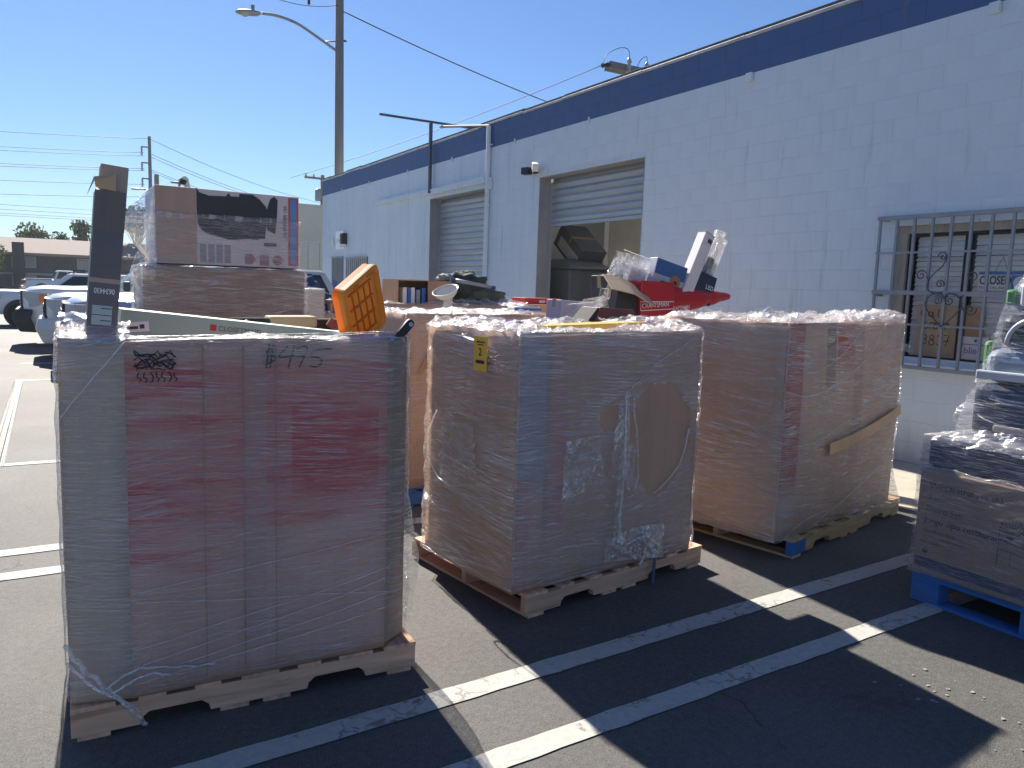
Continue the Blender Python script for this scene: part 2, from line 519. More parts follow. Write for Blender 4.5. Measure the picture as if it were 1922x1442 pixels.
FRAMEW = pm('window_wood', (.40, .37, .31), .7, var=.2, scale=9, stretch=(1, 1, .2), dirt=.4)
BLACKM = pm('black_metal', (.025, .026, .03), .45, .3, var=.2)
BLIND = pm('blind_white', (.88, .87, .86), .55, var=.08, rand=.08, bmp=.03)
CARD = make_card('cardboard')
PRED, PPINK, PBLUE = (.52, .055, .06), (.52, .24, .21), (.27, .31, .40)
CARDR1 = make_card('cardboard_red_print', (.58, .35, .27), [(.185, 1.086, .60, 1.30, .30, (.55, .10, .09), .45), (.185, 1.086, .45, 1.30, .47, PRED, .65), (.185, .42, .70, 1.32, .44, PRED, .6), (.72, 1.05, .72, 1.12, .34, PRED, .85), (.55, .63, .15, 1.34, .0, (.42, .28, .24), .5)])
CARDG = make_card('cardboard_grey', (.54, .42, .32))
CARDR2 = make_card('cardboard_colour_print', (.52, .32, .22), [(.012, .165, .55, 1.5, .1, PBLUE, .65), (.165, .20, .3, 1.5, .0, (.34, .25, .21), .8), (.20, .29, .30, 1.5, .25, PPINK, .75), (-.01, .09, .0, .70, .25, PPINK, .7)])
CARDR3 = make_card('cardboard_red_stripe', (.55, .345, .23), [(.0, .19, .35, 1.7, .0, (.42, .06, .045), .75), (.46, .58, .9, 1.7, .2, (.20, .13, .10), .7), (.60, .84, 1.05, 1.7, .15, (.42, .07, .05), .8), (.84, .98, .4, 1.7, .2, (.36, .19, .14), .6)])
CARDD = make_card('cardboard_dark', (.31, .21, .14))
CARDL = make_card('cardboard_light', (.54, .41, .28))
WOOD = pm('pallet_wood', (.74, .43, .28), .8, var=.2, scale=4, stretch=(1, 9, 9), bmp=.4, bscale=30, rand=.16, dirt=.5, dcol=(.12, .08, .05))
WOODY = pm('pallet_wood_yellow', (.58, .40, .22), .8, var=.2, scale=4, stretch=(1, 9, 9), bmp=.4, bscale=30, rand=.14, dirt=.4, dcol=(.16, .11, .06))
WOODB = pm('pallet_wood_blue', (.03, .15, .42), .7, var=.2, scale=5, stretch=(1, 6, 6), bmp=.4, bscale=30, rand=.12, dirt=.55, dcol=(.18, .14, .10))
FILM = make_film('stretch_film')
FILMS = make_film('stretch_film_shiny', .08, .80, .09, gloss=.42)
FILMW = make_film('stretch_film_loose', .20, .50, .14, freq=.55, uv=False, gloss=.5)
STRAND = make_film('film_strand', .35, .45, .2, uv=False, gloss=.5)
TAPE = pm('kraft_tape', (.36, .20, .09), .35, var=.1, bmp=.05)
PACK = pm('clear_tape_brown', (.40, .29, .18), .25, var=.1, bmp=.05)
INK = pm('marker_ink', (.02, .02, .028), .6, var=.2, bmp=0)
INKF = pm('faded_print', (.07, .06, .06), .7, var=.2, bmp=0)
WHITEP = pm('white_print', (.78, .78, .77), .6, var=.05, bmp=.03)
REDP = pm('red_print', (.52, .03, .03), .5, var=.1, bmp=.05)
ORANGE = pm('orange_plastic', (.82, .32, .03), .35, var=.06, bmp=.04, trans=.45)
YELLOW = pm('yellow_label', (.80, .53, .05), .5, var=.06, bmp=.03)

# ---------------------------------------------------------------- ground
g = obj('asphalt_ground', MB().add([(-900, -900, 0), (900, -900, 0), (900, 1500, 0), (-900, 1500, 0)], [(0, 1, 2, 3)]), ASPHALT)
tag(g, kind='structure')
g = obj('pavement', MB().add([(5.52, -8, .004), (7.146, -8, .004), (7.146, 23.3, .004), (5.52, 23.3, .004)], [(0, 1, 2, 3)]), CONCRETE)
tag(g, kind='structure')
def stripe(pts, z=.004):
    n = len(pts) // 2
    rr = random.Random(len(pts) + int(pts[0][0] * 100))
    (ax, ay), (bx, by), (cx, cy), (dx, dy) = pts
    N = 60
    A, B = [], []
    for i in range(N + 1):
        t = i / N
        j = lambda: rr.uniform(-.004, .004)
        A.append((ax + (bx - ax) * t + j(), ay + (by - ay) * t + j(), z))
        B.append((dx + (cx - dx) * t + j(), dy + (cy - dy) * t + j(), z))
    vs = A + B
    fs = [(i, i + 1, N + 2 + i, N + 1 + i) for i in range(N)]
    o = obj('road_marking', MB().add(vs, fs), STRIPE)
    tag(o, kind='structure')
def hstripe(x0, a0, b0, x1, a1, b1): stripe([(x0, a0), (x1, a1), (x1, b1), (x0, b0)])
hstripe(-.4, 2.352, 2.462, 5.45, 2.640, 2.755)
hstripe(-.4, 1.950, 2.055, 5.45, 2.140, 2.250)
hstripe(-.4, 4.525, 4.640, 5.45, 4.560, 4.675)
hstripe(-.4, 4.925, 5.040, 5.45, 4.960, 5.075)
hstripe(-.37, 7.310, 7.410, 5.45, 7.36, 7.46)
hstripe(-.48, 13.18, 13.33, 5.45, 13.2, 13.35)
hstripe(-.48, 15.70, 15.83, 5.45, 15.72, 15.85)
stripe([(-.482, 7.31), (-.372, 7.31), (-.385, 13.18), (-.49, 13.18)], z=.004)
# spilled paint flecks on the sunlit strip
mb = MB(); rr = random.Random(3)
for k in range(26):
    x = 3.02 + rr.gauss(0, .10); y = 1.95 - rr.random() * .75; s_ = rr.uniform(.003, .014)
    pts = [(x + s_ * rr.uniform(.5, 1.3) * math.cos(a * math.pi / 3.5), y + s_ * .8 * rr.uniform(.4, 1.3) * math.sin(a * math.pi / 3.5), .004) for a in range(7)]
    mb.add(pts, [tuple(range(7))])
tag(obj('ground_stain', mb, make_stripe('old_paint_fleck', (.30, .29, .27))), kind='structure')
# far street: kerb, pavement
tag(obj('far_pavement', MB().box((-120, 74, 0), (20, 79.5, .14)), CONCRETE), kind='structure')

# ---------------------------------------------------------------- warehouse
WX = 7.15
wh = thing('warehouse', 'long grey-blue painted block warehouse with navy band and roll-up doors', 'building', (WX, 10, 0))
WINV = T(-WX, -10, 0)
def wpart(name, mb, mat, **k): return obj(name, mb, mat, wh, WINV, **k)
Y0, Y1, HW, BAND = -6.0, 23.42, 4.60, 4.166
OPEN = [(2.95, 4.70, .98, 2.32), (8.557, 11.253, 0, 3.445), (13.07, 15.65, 0, 3.45), (19.46, 21.19, .95, 2.30), (21.42, 22.45, 0, 2.35)]
mb = MB()
def wbox(y0, y1, z0, z1):
    if y1 - y0 < 1e-4 or z1 - z0 < 1e-4: return
    for a, b, mi in ((z0, min(z1, BAND), 0), (max(z0, BAND), z1, 1)):
        if b > a: mb.box((WX, y0, a), (WX + .2, y1, b), mi)
cur = Y0
for (a, b, lo, hi) in OPEN:
    wbox(cur, a, 0, HW)
    wbox(a, b, 0, lo); wbox(a, b, hi, HW)
    cur = b
wbox(cur, Y1, 0, HW)
wall = wpart('wall', mb, [WALLJ, NAVYJ], fixn=False)
# masonry blocks
CH, BL, JT = .2083, .4613, .006
def block_mesh(l, h):
    m = MB(); d, i = .0026, .005
    a, b, c, e = JT / 2, l - JT / 2, JT / 2, h - JT / 2
    m.add([(0, a, c), (0, b, c), (0, b, e), (0, a, e), (-d, a + i, c + i), (-d, b - i, c + i), (-d, b - i, e - i), (-d, a + i, e - i)],
          [(4, 7, 6, 5), (0, 4, 5, 1), (1, 5, 6, 2), (2, 6, 7, 3), (3, 7, 4, 0)])
    return m
cand = []
for k in range(22):
    z = k * CH
    y = Y0 + (BL / 2 if k % 2 else 0)
    y -= BL
    while y < Y1:
        a, b = max(y, Y0), min(y + BL, Y1)
        segs = [(a, b)]
        for (oa, ob, lo, hi) in OPEN:
            if z + CH * .5 > lo and z + CH * .5 < hi:
                ns = []
                for (p, q) in segs:
                    if q <= oa or p >= ob: ns.append((p, q)); continue
                    if p < oa: ns.append((p, oa))
                    if q > ob: ns.append((ob, q))
                segs = ns
        for (p, q) in segs:
            if q - p > .05: cand.append((p, q, z, k))
        y += BL
cand.sort(key=lambda c: (0 if c[0] > 2.6 else 1, c[0]))
full = {}
rest = MB()
for idx, (p, q, z, k) in enumerate(cand):
    navy = k >= 20
    if idx < 300:
        key = (round(q - p, 3), navy)
        if key not in full:
            full[key] = block_mesh(q - p, CH).mesh('wall_block', NAVY if navy else WALL)
        link('wall_block', full[key], wall, T(WX + rnd.uniform(-.0012, .0012), p, z))
    else:
        rest.add([(WX + x, p + yy, z + zz) for x, yy, zz in block_mesh(q - p, CH).v], block_mesh(q - p, CH).f, 1 if navy else 0)
rb = obj('distant_blockwork', rest, [WALL, NAVY], wall, Matrix.Identity(4), fixn=False)
rb['kind'] = 'stuff'
# parapet capping
mb = MB()
y = Y0
rr = random.Random(5)
while y < Y1:
    l = rr.uniform(1.2, 2.6); e = min(y + l, Y1 + .03)
    dz = rr.uniform(-.008, .012)
    mb.box((WX - .022, y, HW - .015 + dz), (WX + .3, e - .01, HW + .022 + dz), 0)
    mb.box((WX + .02, y, HW + .024 + dz), (WX + .32, e - .012, HW + .075 + dz), 1)
    y = e
wpart('roof_capping', mb, [TRIM, ROOFD], bevel=.004)
# body of the building behind the facade
mb = MB()
mb.box((WX + .2, Y1 - .2, 0), (WX + 16, Y1 - .002, HW - .03))
mb.box((WX + 15.8, Y0, 0), (WX + 16, Y1 - .2, HW - .03))
mb.box((WX + .2, Y0, 0), (WX + 15.8, Y0 + .2, HW - .03))
wpart('side_wall', mb, WALL)
mb = MB()
xs = [WX + .21, 8.9, 11.2, WX + 15.79]; ys = [Y0 + .2, 8.6, 11.2, 13.6, 16.2, Y1 - .2]
for i in range(3):
    for j in range(5):
        if i == 1 and j in (1, 3): continue  # unseen roof openings, added to let daylight inside
        mb.box((xs[i], ys[j], 4.30), (xs[i + 1], ys[j + 1], 4.38))
wpart('roof', mb, ROOFD, fixn=False)
ADDED_SKYL = pm('added_skylight_plastic', (.85, .85, .83), .4, var=.03, bmp=0, trans=.9)  # translucent panels added out of view to brighten the interior behind the half-open door
for j in (1, 3): wpart('added_skylight', MB().box((8.9, ys[j], 4.381), (11.2, ys[j + 1], 4.386)), ADDED_SKYL)
mb = MB()
mb.box((WX + .24, 7.3, .003), (13.4, 17.4, .01), 1)
mb.box((WX + .24, 7.2, 0), (13.4, 7.3, 4.28)); mb.box((WX + .24, 17.4, 0), (13.4, 17.5, 4.28)); mb.box((13.4, 7.2, 0), (13.5, 17.5, 4.28))
mb.box((9.7, 12.75, 0.01), (9.8, 17.4, 4.27))
wpart('interior_wall', mb, [INTER, CONCRETE])
# recess jambs and lintels
for (a, b, lo, hi) in OPEN[1:3]:
    wpart('door_jamb', MB().box((WX - .004, b - .012, 0), (WX + .215, b + .004, hi)), JAMB)
    wpart('door_jamb', MB().box((WX - .004, a - .004, 0), (WX + .215, a + .012, hi)), JAMB)
    wpart('door_head', MB().box((WX + .003, a + .012, hi - .012), (WX + .215, b - .012, hi + .003)), JAMB)
    wpart('door_lintel', MB().box((WX - .012, a - .02, hi + .004), (WX + .004, b + .02, hi + .022)), WALL)
# roll-up shutters: every slat a piece
SP = .115
def slat_mesh(L):
    pr = [(0, 0), (-.010, .012), (-.017, .045), (-.016, .075), (-.008, .098), (.003, .104), (.003, .110), (0, .115)]
    m = MB(); n = len(pr)
    m.add([(x, 0, z) for x, z in pr] + [(x, L, z) for x, z in pr], [(i, i + 1, i + 1 + n, i + n) for i in range(n - 1)])
    return m.mesh('slat', SHUT, True)
def shutter(a, b, zb, zt):
    d = link('roll_up_door', MB().box((0, 0, zb - .05), (.05, b - a, zb), 0).mesh('roll_up_door', SHUT), wh, WINV @ T(WX + .215, a, 0))
    me = slat_mesh(b - a - .03)
    z = zb + .002
    while z < zt:
        link('slat', me, d, T(.02, .015, z)); z += SP
    for y_ in (0, b - a - .045): obj('guide_rail', MB().box((-.02, y_, 0), (.035, y_ + .045, zt)), SHUT, d)
    obj('coil_hood', MB().box((.05, 0, zt - .02), (.45, b - a, zt + .4)), SHUT, d)
    return d
d2 = shutter(8.569, 11.241, 2.69, 3.36)
d2['label'] = 'grey roll-up door raised halfway'
d1 = shutter(13.082, 15.638, .06, 3.36)
d1['label'] = 'grey roll-up door fully closed'
# trough above the closed door
wpart('wall_ledge', MB().box((WX - .085, 13.08, 3.535), (WX - .007, 18.7, 3.60)).box((WX - .10, 13.08, 3.60), (WX - .085, 18.7, 3.63)), WALL, bevel=.004)
# conduit
mb = MB(); mb.tube([(WX - .05, 13.0, .01), (WX - .05, 13.0, 4.56)], .045, 10)
for z in (.8, 2.0, 3.1, 4.2): mb.box((WX - .055, 12.93, z), (WX - .007, 13.07, z + .03))
mb.box((WX - .12, 12.9, 3.40), (WX - .007, 12.985 - .06, 3.62))
wpart('conduit', mb, WALL, smooth=False)
# window: frame, glass, blinds
wf = wpart('window_frame', MB().box((WX + .03, 2.95, 2.22), (WX + .14, 4.70, 2.318)).box((WX + .03, 4.60, .982), (WX + .14, 4.698, 2.22)).box((WX + .03, 2.952, .982), (WX + .14, 3.02, 2.22)).box((WX + .03, 3.02, .982), (WX + .14, 4.60, 1.02)), FRAMEW, bevel=.003)
obj('sash', MB().box((WX + .06, 4.01, 1.022), (WX + .10, 4.06, 2.218)).box((WX + .06, 4.57, 1.022), (WX + .10, 4.598, 2.218)).box((WX + .06, 3.022, 2.19), (WX + .10, 4.01, 2.218)).box((WX + .06, 4.06, 2.19), (WX + .10, 4.57, 2.218)).box((WX + .06, 3.022, 1.022), (WX + .10, 4.01, 1.05)).box((WX + .06, 4.06, 1.022), (WX + .10, 4.57, 1.05)), BLACKM, wf)
WGL = make_glass('window_glass', (.99, .99, .99), .0)
obj('pane', MB().box((WX + .075, 4.062, 1.052), (WX + .079, 4.568, 2.188)), WGL, wf)
obj('pane', MB().box((WX + .083, 3.024, 1.052), (WX + .087, 4.008, 2.188)), WGL, wf)
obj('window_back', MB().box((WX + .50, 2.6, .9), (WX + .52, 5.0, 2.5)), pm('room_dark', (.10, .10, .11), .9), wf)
obj('window_sill', MB().box((WX - .035, 2.93, .945), (WX + .05, 4.72, .979)), WALL, wf, bevel=.003)
bl1 = wpart('window_blind', MB().box((WX + .135, 3.03, 2.20), (WX + .17, 4.54, 2.235)), BLIND)
for (ya, yb) in ((4.05, 4.56), (3.03, 4.0)):
    me = MB().cbox((0, 0, 0), (.05, yb - ya, .003)).mesh('slat', BLIND)
    z = 1.04; k = 0
    while z < 2.19:
        tilt = -66 + rnd.uniform(-4, 4) + (18 if rnd.random() < .08 else 0)
        link('slat', me, bl1, T(WX + .150, (ya + yb) / 2, z) @ RX(R(rnd.uniform(-.5, .5))) @ RY(R(tilt))); z += .047; k += 1
# security grille with scrolls
GX = WX - .10
gr = wpart('window_grille', MB().box((GX - .02, 2.9, 2.345), (GX + .02, 4.84, 2.385)), BAR, bevel=.003)
obj('rail', MB().box((GX - .02, 2.9, .928), (GX + .02, 4.84, .962)), BAR, gr, bevel=.003)
for z, h in ((2.03, .018), (1.65, .04), (1.35, .018)):
    obj('rail', MB().box((GX - .011, 2.9, z - h / 2), (GX + .011, 4.84, z + h / 2)), BAR, gr)
me = MB().box((-.0115, -.0115, .962), (.0115, .0115, 2.345)).mesh('security_bar', BAR)
for k in range(11):
    link('security_bar', me, gr, T(GX, 4.815 - k * .1775, 0))
for z_ in (1.61, 2.345, .928): obj('wall_bracket', MB().box((GX + .012, 4.785, z_), (WX - .007, 4.835, z_ + .034)), BAR, gr)
def spiral(cy, cz, r0, turns, a0, sgn, n=26):
    return [(GX - .016, cy + r0 * (1 - .8 * t) * math.cos(a0 + sgn * turns * 2 * math.pi * t), cz + r0 * (1 - .8 * t) * math.sin(a0 + sgn * turns * 2 * math.pi * t)) for t in [i / n for i in range(n + 1)]]
def scroll(pts): obj('scroll', MB().tube(pts, .0055, 6), SCROLL, gr, smooth=True)
def curvept(ps, n=8):
    out = []
    for i in range(len(ps) - 1):
        p0, p1, p2, p3 = ps[max(i - 1, 0)], ps[i], ps[i + 1], ps[min(i + 2, len(ps) - 1)]
        for k in range(n):
            t = k / n
            out.append(tuple(.5 * ((2 * p1[j]) + (-p0[j] + p2[j]) * t + (2 * p0[j] - 5 * p1[j] + 4 * p2[j] - p3[j]) * t * t + (-p0[j] + 3 * p1[j] - 3 * p2[j] + p3[j]) * t ** 3) for j in range(len(p1))))
    out.append(ps[-1]); return out
HC = 4.105
scroll(spiral(HC + .045, 1.985, .045, 1.3, 0, 1)); 
scroll(curvept([(GX - .016, y, z) for y, z in [(HC + .005, 1.985), (HC + .04, 1.90), (HC + .14, 1.80), (HC + .165, 1.70), (HC + .10, 1.652), (HC + .02, 1.66)]]))
scroll(spiral(HC + .05, 1.735, .042, 1.4, -2.6, -1))
scroll(spiral(4.34, 1.815, .05, 1.4, 2.8, -1))
scroll(curvept([(GX - .016, y, z) for y, z in [(4.29, 1.815), (4.265, 1.76), (4.27, 1.70)]]))
for sg in (1, -1):
    scroll(curvept([(GX - .016, HC + sg * y, z) for y, z in [(.0, 1.60), (.03, 1.645), (.10, 1.645), (.16, 1.59), (.165, 1.53), (.11, 1.45), (.0, 1.345)]]))
    scroll(spiral(HC + sg * .055, 1.585, .045, 1.4, 1.2, sg))
scroll(spiral(3.865, 1.80, .05, 1.4, 0.3, 1)); scroll(spiral(3.855, 1.51, .055, 1.3, 2.8, 1))
scroll(curvept([(GX - .016, y, z) for y, z in [(3.93, 1.64), (3.95, 1.57), (3.91, 1.50)]]))
obj('clasp', MB().box((GX - .022, HC + .02, 1.365), (GX - .011, HC + .07, 1.385)).box((GX - .022, HC - .07, 1.365), (GX - .011, HC - .02, 1.385)), SCROLL, gr)
# far barred window and barred door
bw = wpart('barred_window', MB().box((WX + .12, 19.46, .95), (WX + .14, 21.19, 2.30)), pm('dark_pane', (.10, .12, .15), .15))
me = MB().box((-.015, -.02, .96), (.015, .02, 2.29)).mesh('security_bar', pm('pale_bars', (.42, .44, .48), .5))
for k in range(11): link('security_bar', me, bw, T(WX - .03, 19.54 + k * .157, 0))
obj('rail', MB().box((WX - .045, 19.46, 2.26), (WX - .014, 21.19, 2.30)).box((WX - .045, 19.46, .95), (WX - .014, 21.19, .99)), me.materials[0], bw)
bd = wpart('barred_door', MB().box((WX + .10, 21.42, 0), (WX + .14, 22.45, 2.35)), JAMB)
me2 = MB().box((-.012, -.018, .05), (.012, .018, 2.30)).mesh('security_bar', BAR)
for k in range(9): link('security_bar', me2, bd, T(WX - .02, 21.48 + k * .115, 0))
obj('rail', MB().box((WX - .034, 21.42, 2.29), (WX - .007, 22.45, 2.34)).box((WX - .034, 21.42, 1.1), (WX - .007, 22.45, 1.15)), BAR, bd)
# wall bits: bolts, pads
for y in (6.72, 3.96, 9.9, 12.1, 14.6, 16.9, 19.4, 21.6):
    wpart('anchor_plate', MB().box((WX - .05, y - .045, 4.075), (WX - .006, y + .045, 4.165)) if y < 7 else MB().box((WX - .03, y - .015, 4.10), (WX - .006, y + .015, 4.20)), WALL, bevel=.004)

# ---- things on the wall
fl = thing('floodlight', 'twin black and white floodlight beside the half-open roll-up door', 'light', (WX - .007, 11.35, 3.57))
obj('mount', MB().cbox((-.02, 0, 0), (.04, .1, .1)).tube([(-.04, 0, 0), (-.09, -.10, .01)], .015, 8).tube([(-.04, 0, 0), (-.09, .08, -.01)], .015, 8), BLACKM, fl)
obj('lamp_head', MB().cbox((0, 0, 0), (.13, .15, .12), M=T(-.13, .12, -.01) @ RZ(.3)), BLACKM, fl, bevel=.012)
obj('lamp_head', MB().cbox((0, 0, 0), (.11, .15, .13), M=T(-.12, -.14, .03) @ RZ(-.5) @ RX(.4)), WHITEP, fl, bevel=.012)
wl = thing('wall_lantern', 'small black wall lantern next to the white sign by the barred door', 'light', (WX - .007, 21.2, 2.8))
obj('lamp_body', MB().box((-.16, -.09, -.14), (0, .09, .16)), BLACKM, wl, bevel=.02)
obj('lens', MB().box((-.17, -.07, -.22), (-.03, .07, -.141)), WHITEP, wl)
sg = thing('wall_sign', 'white rectangular sign with faint print high beside the barred door', 'sign', (WX - .007, 21.75, 2.55))
obj('sign_board', MB().box((-.02, -.36, 0), (0, .32, .50)), pm('sign_white', (.95, .95, .93), .35, var=.02, bmp=0), sg)
text('print', 'OFFICE', .14, pm('pale_blue_print', (.35, .5, .65), .6, bmp=0), sg, T(-.022, .25, .18) @ FACE_LEFT)
obj('disc', MB().lathe([(0, 0), (.11, 0), (.11, .01), (0, .01)], 16, M=T(-.012, .62, .2) @ RY(R(-90))), WHITEP, sg)
sf = thing('sign_frame', 'bare dark steel sign frame standing above the closed roll-up door', 'sign frame', (WX - .09, 15.5, 3.6))
SM = pm('sign_steel', (.10, .10, .11), .5, .4)
obj('post', MB().box((-.03, -.03, -.05), (.03, .03, 1.40)), SM, sf)
obj('cross_arm', MB().box((-1.15, -.025, 1.41), (1.3, .025, 1.45)), SM, sf)
obj('brace', MB().tube([(.24, .04, 1.37), (.05, -2.5, .96)], .026, 8), SM, sf)

# ---- behind and in front of the window glass
cs = thing('closed_sign', 'white and blue closed sign hung in the barred window', 'sign', (WX + .105, 3.74, 1.77))
obj('sign_board', MB().box((0, -.24, -.08), (.004, .19, .075)), WHITEP, cs)
BLUEP = pm('blue_print', (.04, .15, .45), .5, bmp=0)
obj('blue_border', MB().box((-.002, -.24, .06), (0, .19, .085)).box((-.002, -.24, -.08), (0, -.09, .055)), BLUEP, cs)
text('lettering', 'CLOSED', .105, INK, cs, T(-.003, .180, -.025) @ FACE_LEFT, sx=.70, bold=.0025)
text('small_lettering', 'PLEASE CALL AGAIN', .03, INK, cs, T(-.003, .175, -.065) @ FACE_LEFT, sx=.9)
obj('clock_face', MB().lathe([(0, 0), (.055, 0), (.055, .002), (0, .002)], 20, M=T(-.003, -.165, -.01) @ RY(R(-90))), WHITEP, cs)
obj('string', MB().tube([(.002, .06, .072), (.01, .0, .22)], .002, 5).tube([(.002, -.06, .072), (.01, .0, .22)], .002, 5), INK, cs)
kc = thing('cardboard_sign', 'kraft cardboard sign with handwriting leaning inside the barred window', 'sign', (WX + .098, 4.10, 1.045))
obj('card', MB().box((0, -.05, 0), (.006, .37, .50)), CARDL, kc)
hw = []
hw += [arc(.06, .42, .025, 30, 330), arc(.13, .41, .022, 0, 360), [(.155, .43), (.155, .385), (.17, .385)], [(.21, .46), (.205, .39), (.22, .385)]]
hw += [arc(.09, .30, .03, 60, 330), [(.13, .32), (.13, .27)], arc(.15, .31, .02, 180, 30), arc(.19, .29, .022, 20, 350), [(.23, .31), (.25, .27), (.27, .31), (.29, .27)]]
hw += [arc(.09, .19, .022, 150, -90), arc(.09, .145, .024, 90, -150), arc(.165, .19, .021, 0, 360), arc(.165, .14, .026, 0, 360), arc(.235, .19, .022, 150, -90), arc(.235, .145, .024, 90, -150), [(.28, .215), (.33, .215), (.30, .11)], [(.28, .16), (.33, .165)]]
obj('handwriting', strokes(hw, .008), INK, kc, T(-.002, .37, 0) @ FACE_LEFT)
obj('back_card', MB().box((.008, -.25, 0), (.014, -.06, .50)), CARD, kc)
bk = thing('camera_box', 'small white box with blue lettering behind the window glass', 'box', (WX + .092, 3.88, 1.055))
obj('carton', MB().box((0, -.10, 0), (.03, .13, .21)), WHITEP, bk, bevel=.002)
text('lettering', 'blink', .085, BLUEP, bk, T(-.002, .11, .055) @ FACE_LEFT, sx=1.0)
obj('emblem', MB().lathe([(0, 0), (.014, 0), (.014, .001), (0, .001)], 12, M=T(-.002, .01, .175) @ RY(R(-90))), BLUEP, bk)
obj('rule', MB().box((-.002, -.10, .135), (-.0005, .13, .142)), BLUEP, bk)
rs = thing('red_curved_sign', 'red and white round-topped sign at the edge of the barred window', 'sign', (WX + .095, 3.58, 1.055))
obj('sign_board', MB().box((0, -.2, 0), (.01, .12, .36)), WHITEP, rs, bevel=.004)
obj('red_panel', MB().box((-.003, -.2, .02), (-.0005, .07, .33)), REDP, rs)

# ---- inside the half-open door
DKP = pm('dark_carton_print', (.10, .12, .15), .5)
tt = thing('storage_bin', 'large grey lidded storage bin inside the half-open roll-up door', 'bin', (8.25, 11.95, 0))
obj('bin_body', MB().loft([[(-.35, -.62, .012), (.35, -.62, .012), (.35, .62, .012), (-.35, .62, .012)], [(-.42, -.7, 1.95), (.42, -.7, 1.95), (.42, .7, 1.95), (-.42, .7, 1.95)]]), pm('grey_bin', (.13, .15, .17), .5), tt, bevel=.03)
obj('storage_lid', MB().loft([[(-.46, -.74, 1.951), (.46, -.74, 1.951), (.46, .74, 1.951), (-.46, .74, 1.951)], [(-.46, -.74, 2.0), (.46, -.74, 2.0), (.46, .74, 2.0), (-.46, .74, 2.0)], [(-.3, -.45, 2.14), (.3, -.45, 2.14), (.3, .6, 2.14), (-.3, .6, 2.14)]]), pm('grey_lid', (.16, .18, .20), .45), tt, bevel=.02)
def carton(name, label, cat, M, size, mat, tape=True, group=None, tapem=None):
    """closed carton, base centre at M"""
    o = thing(name, label, cat, group=group); o.matrix_basis = M
    w, d, h = size
    obj('carton_body', MB().box((-w / 2, -d / 2, 0), (w / 2, d / 2, h)), mat, o, bevel=min(.006, h * .1))
    if tape:
        obj('tape', MB().box((-w / 2 - .0012, -.028, h * .72), (w / 2 + .0012, .028, h + .0012)), tapem or PACK, o)
    return o
c = carton('black_carton', 'dark carton tilted on the grey bin inside the half-open door', 'carton', T(8.4, 11.95, 2.28) @ RX(R(36)) @ T(0, -.1, -.04), (.55, .85, .42), DKP)
obj('label', MB().box((-.278, -.40, .06), (-.2762, .30, .26)), pm('label_grey', (.5, .5, .5), .6), c)
for i, (x, y, w, d, h) in enumerate([(9.0, 9.3, .8, .9, 1.2), (9.4, 10.4, .9, .8, .9), (10.6, 11.5, 1.0, 1.0, 1.6)]):
    carton('brown_carton', ['short brown carton in the dark doorway, nearest the door jamb', 'low brown carton in the middle of the dark doorway', 'tall brown carton deep in the dark doorway'][i], 'carton', T(x, y, .012) @ RZ(.1 * i), (w, d, h), CARD, group='cartons stored inside the doorway')

# ---------------------------------------------------------------- pallets
def notch_profile(L, h):
    n = .23; a, b = .15 * L / 1.22 + 0.02, .0
    x1, x2 = .17 * L, .17 * L + n
    x3, x4 = L - .17 * L - n, L - .17 * L
    t = .042
    def nt_(p, q): return [(p, 0), (p + .006, t * .55), (p + .03, t), (q - .03, t), (q - .006, t * .55), (q, 0)]
    return [(0, 0)] + nt_(x1, x2) + nt_(x3, x4) + [(L, 0), (L, h), (0, h)]
def pallet(label, loc, rz, L, D, wood, wood2=None, blue_corner=False):
    p = thing('pallet', label, 'pallet', loc, rz, 'wooden pallets under the loads')
    rr = random.Random(int(L * 1000) + int(loc[0] * 10))
    zb, hs, td = .016, .088, .017
    w2 = wood2 or wood
    for i, y in enumerate((0, D / 2 - .02, D - .038)):
        m = MB(); m.prism(notch_profile(L, hs), 0, .038)
        if blue_corner and i == 0:
            q = obj('stringer', m, wood, p, T(0, y, zb), bevel=.002)
            obj('painted_end', MB().box((-.0015, -.0015, .002), (.17, .039, hs - .002)), WOODB, p, T(0, y, zb))
        else:
            obj('stringer', m, wood, p, T(0, y, zb), bevel=.002)
    n = 7
    for k in range(n):
        bw_ = rr.choice((.088, .088, .135)) if 0 < k < n - 1 else .135
        x = .0 + (L - .135) * k / (n - 1)
        m = MB().box((0, -bw_ / 2, 0), (D + rr.uniform(-.01, .02), bw_ / 2, td))
        obj('deck_board', m, w2, p, T(x + .0675, -.006, zb + hs + .0005) @ RZ(R(90) + rr.uniform(-.008, .008)), bevel=.0015)
    for x in (.0675, L / 2 - .09, L / 2 + .06, L - .0675):
        m = MB().box((0, -.05, 0), (D, .05, .0155))
        obj('bottom_board', m, w2, p, T(x, 0, .0002) @ RZ(R(90) + rr.uniform(-.01, .01)), bevel=.0015)
    return p
A2, A3 = R(6.0), R(12.0)
pallet('reddish wooden pallet under the box with the handwritten price', (.01, 2.795, 0), R(-2.2), 1.22, 1.02, WOOD)
pallet('worn wooden pallet under the box with the yellow tag', (1.883, 2.952, 0), R(8.1), 1.325, 1.02, WOOD)
pallet('yellowish pallet with blue corner under the box with orange tape', (3.767, 2.965, 0), R(12.2), 1.63, 1.05, WOODY, WOODY, True)
pallet('blue pallet under the box standing in the gap behind the priced box', (2.05, 4.90, 0), R(4), 1.22, 1.02, WOODB)
pallet('pallet under the box heaped with red sacks', (4.29, 5.95, 0), R(3), 1.87, 1.15, WOODY)
pallet('pallet under the far box with the green tent', (2.75, 7.1, 0), R(2), 1.8, 1.05, WOODY)
pallet('pallet under the stack of wrapped cartons behind the priced box', (.42, 4.72, 0), R(0), 1.0, .8, WOOD)
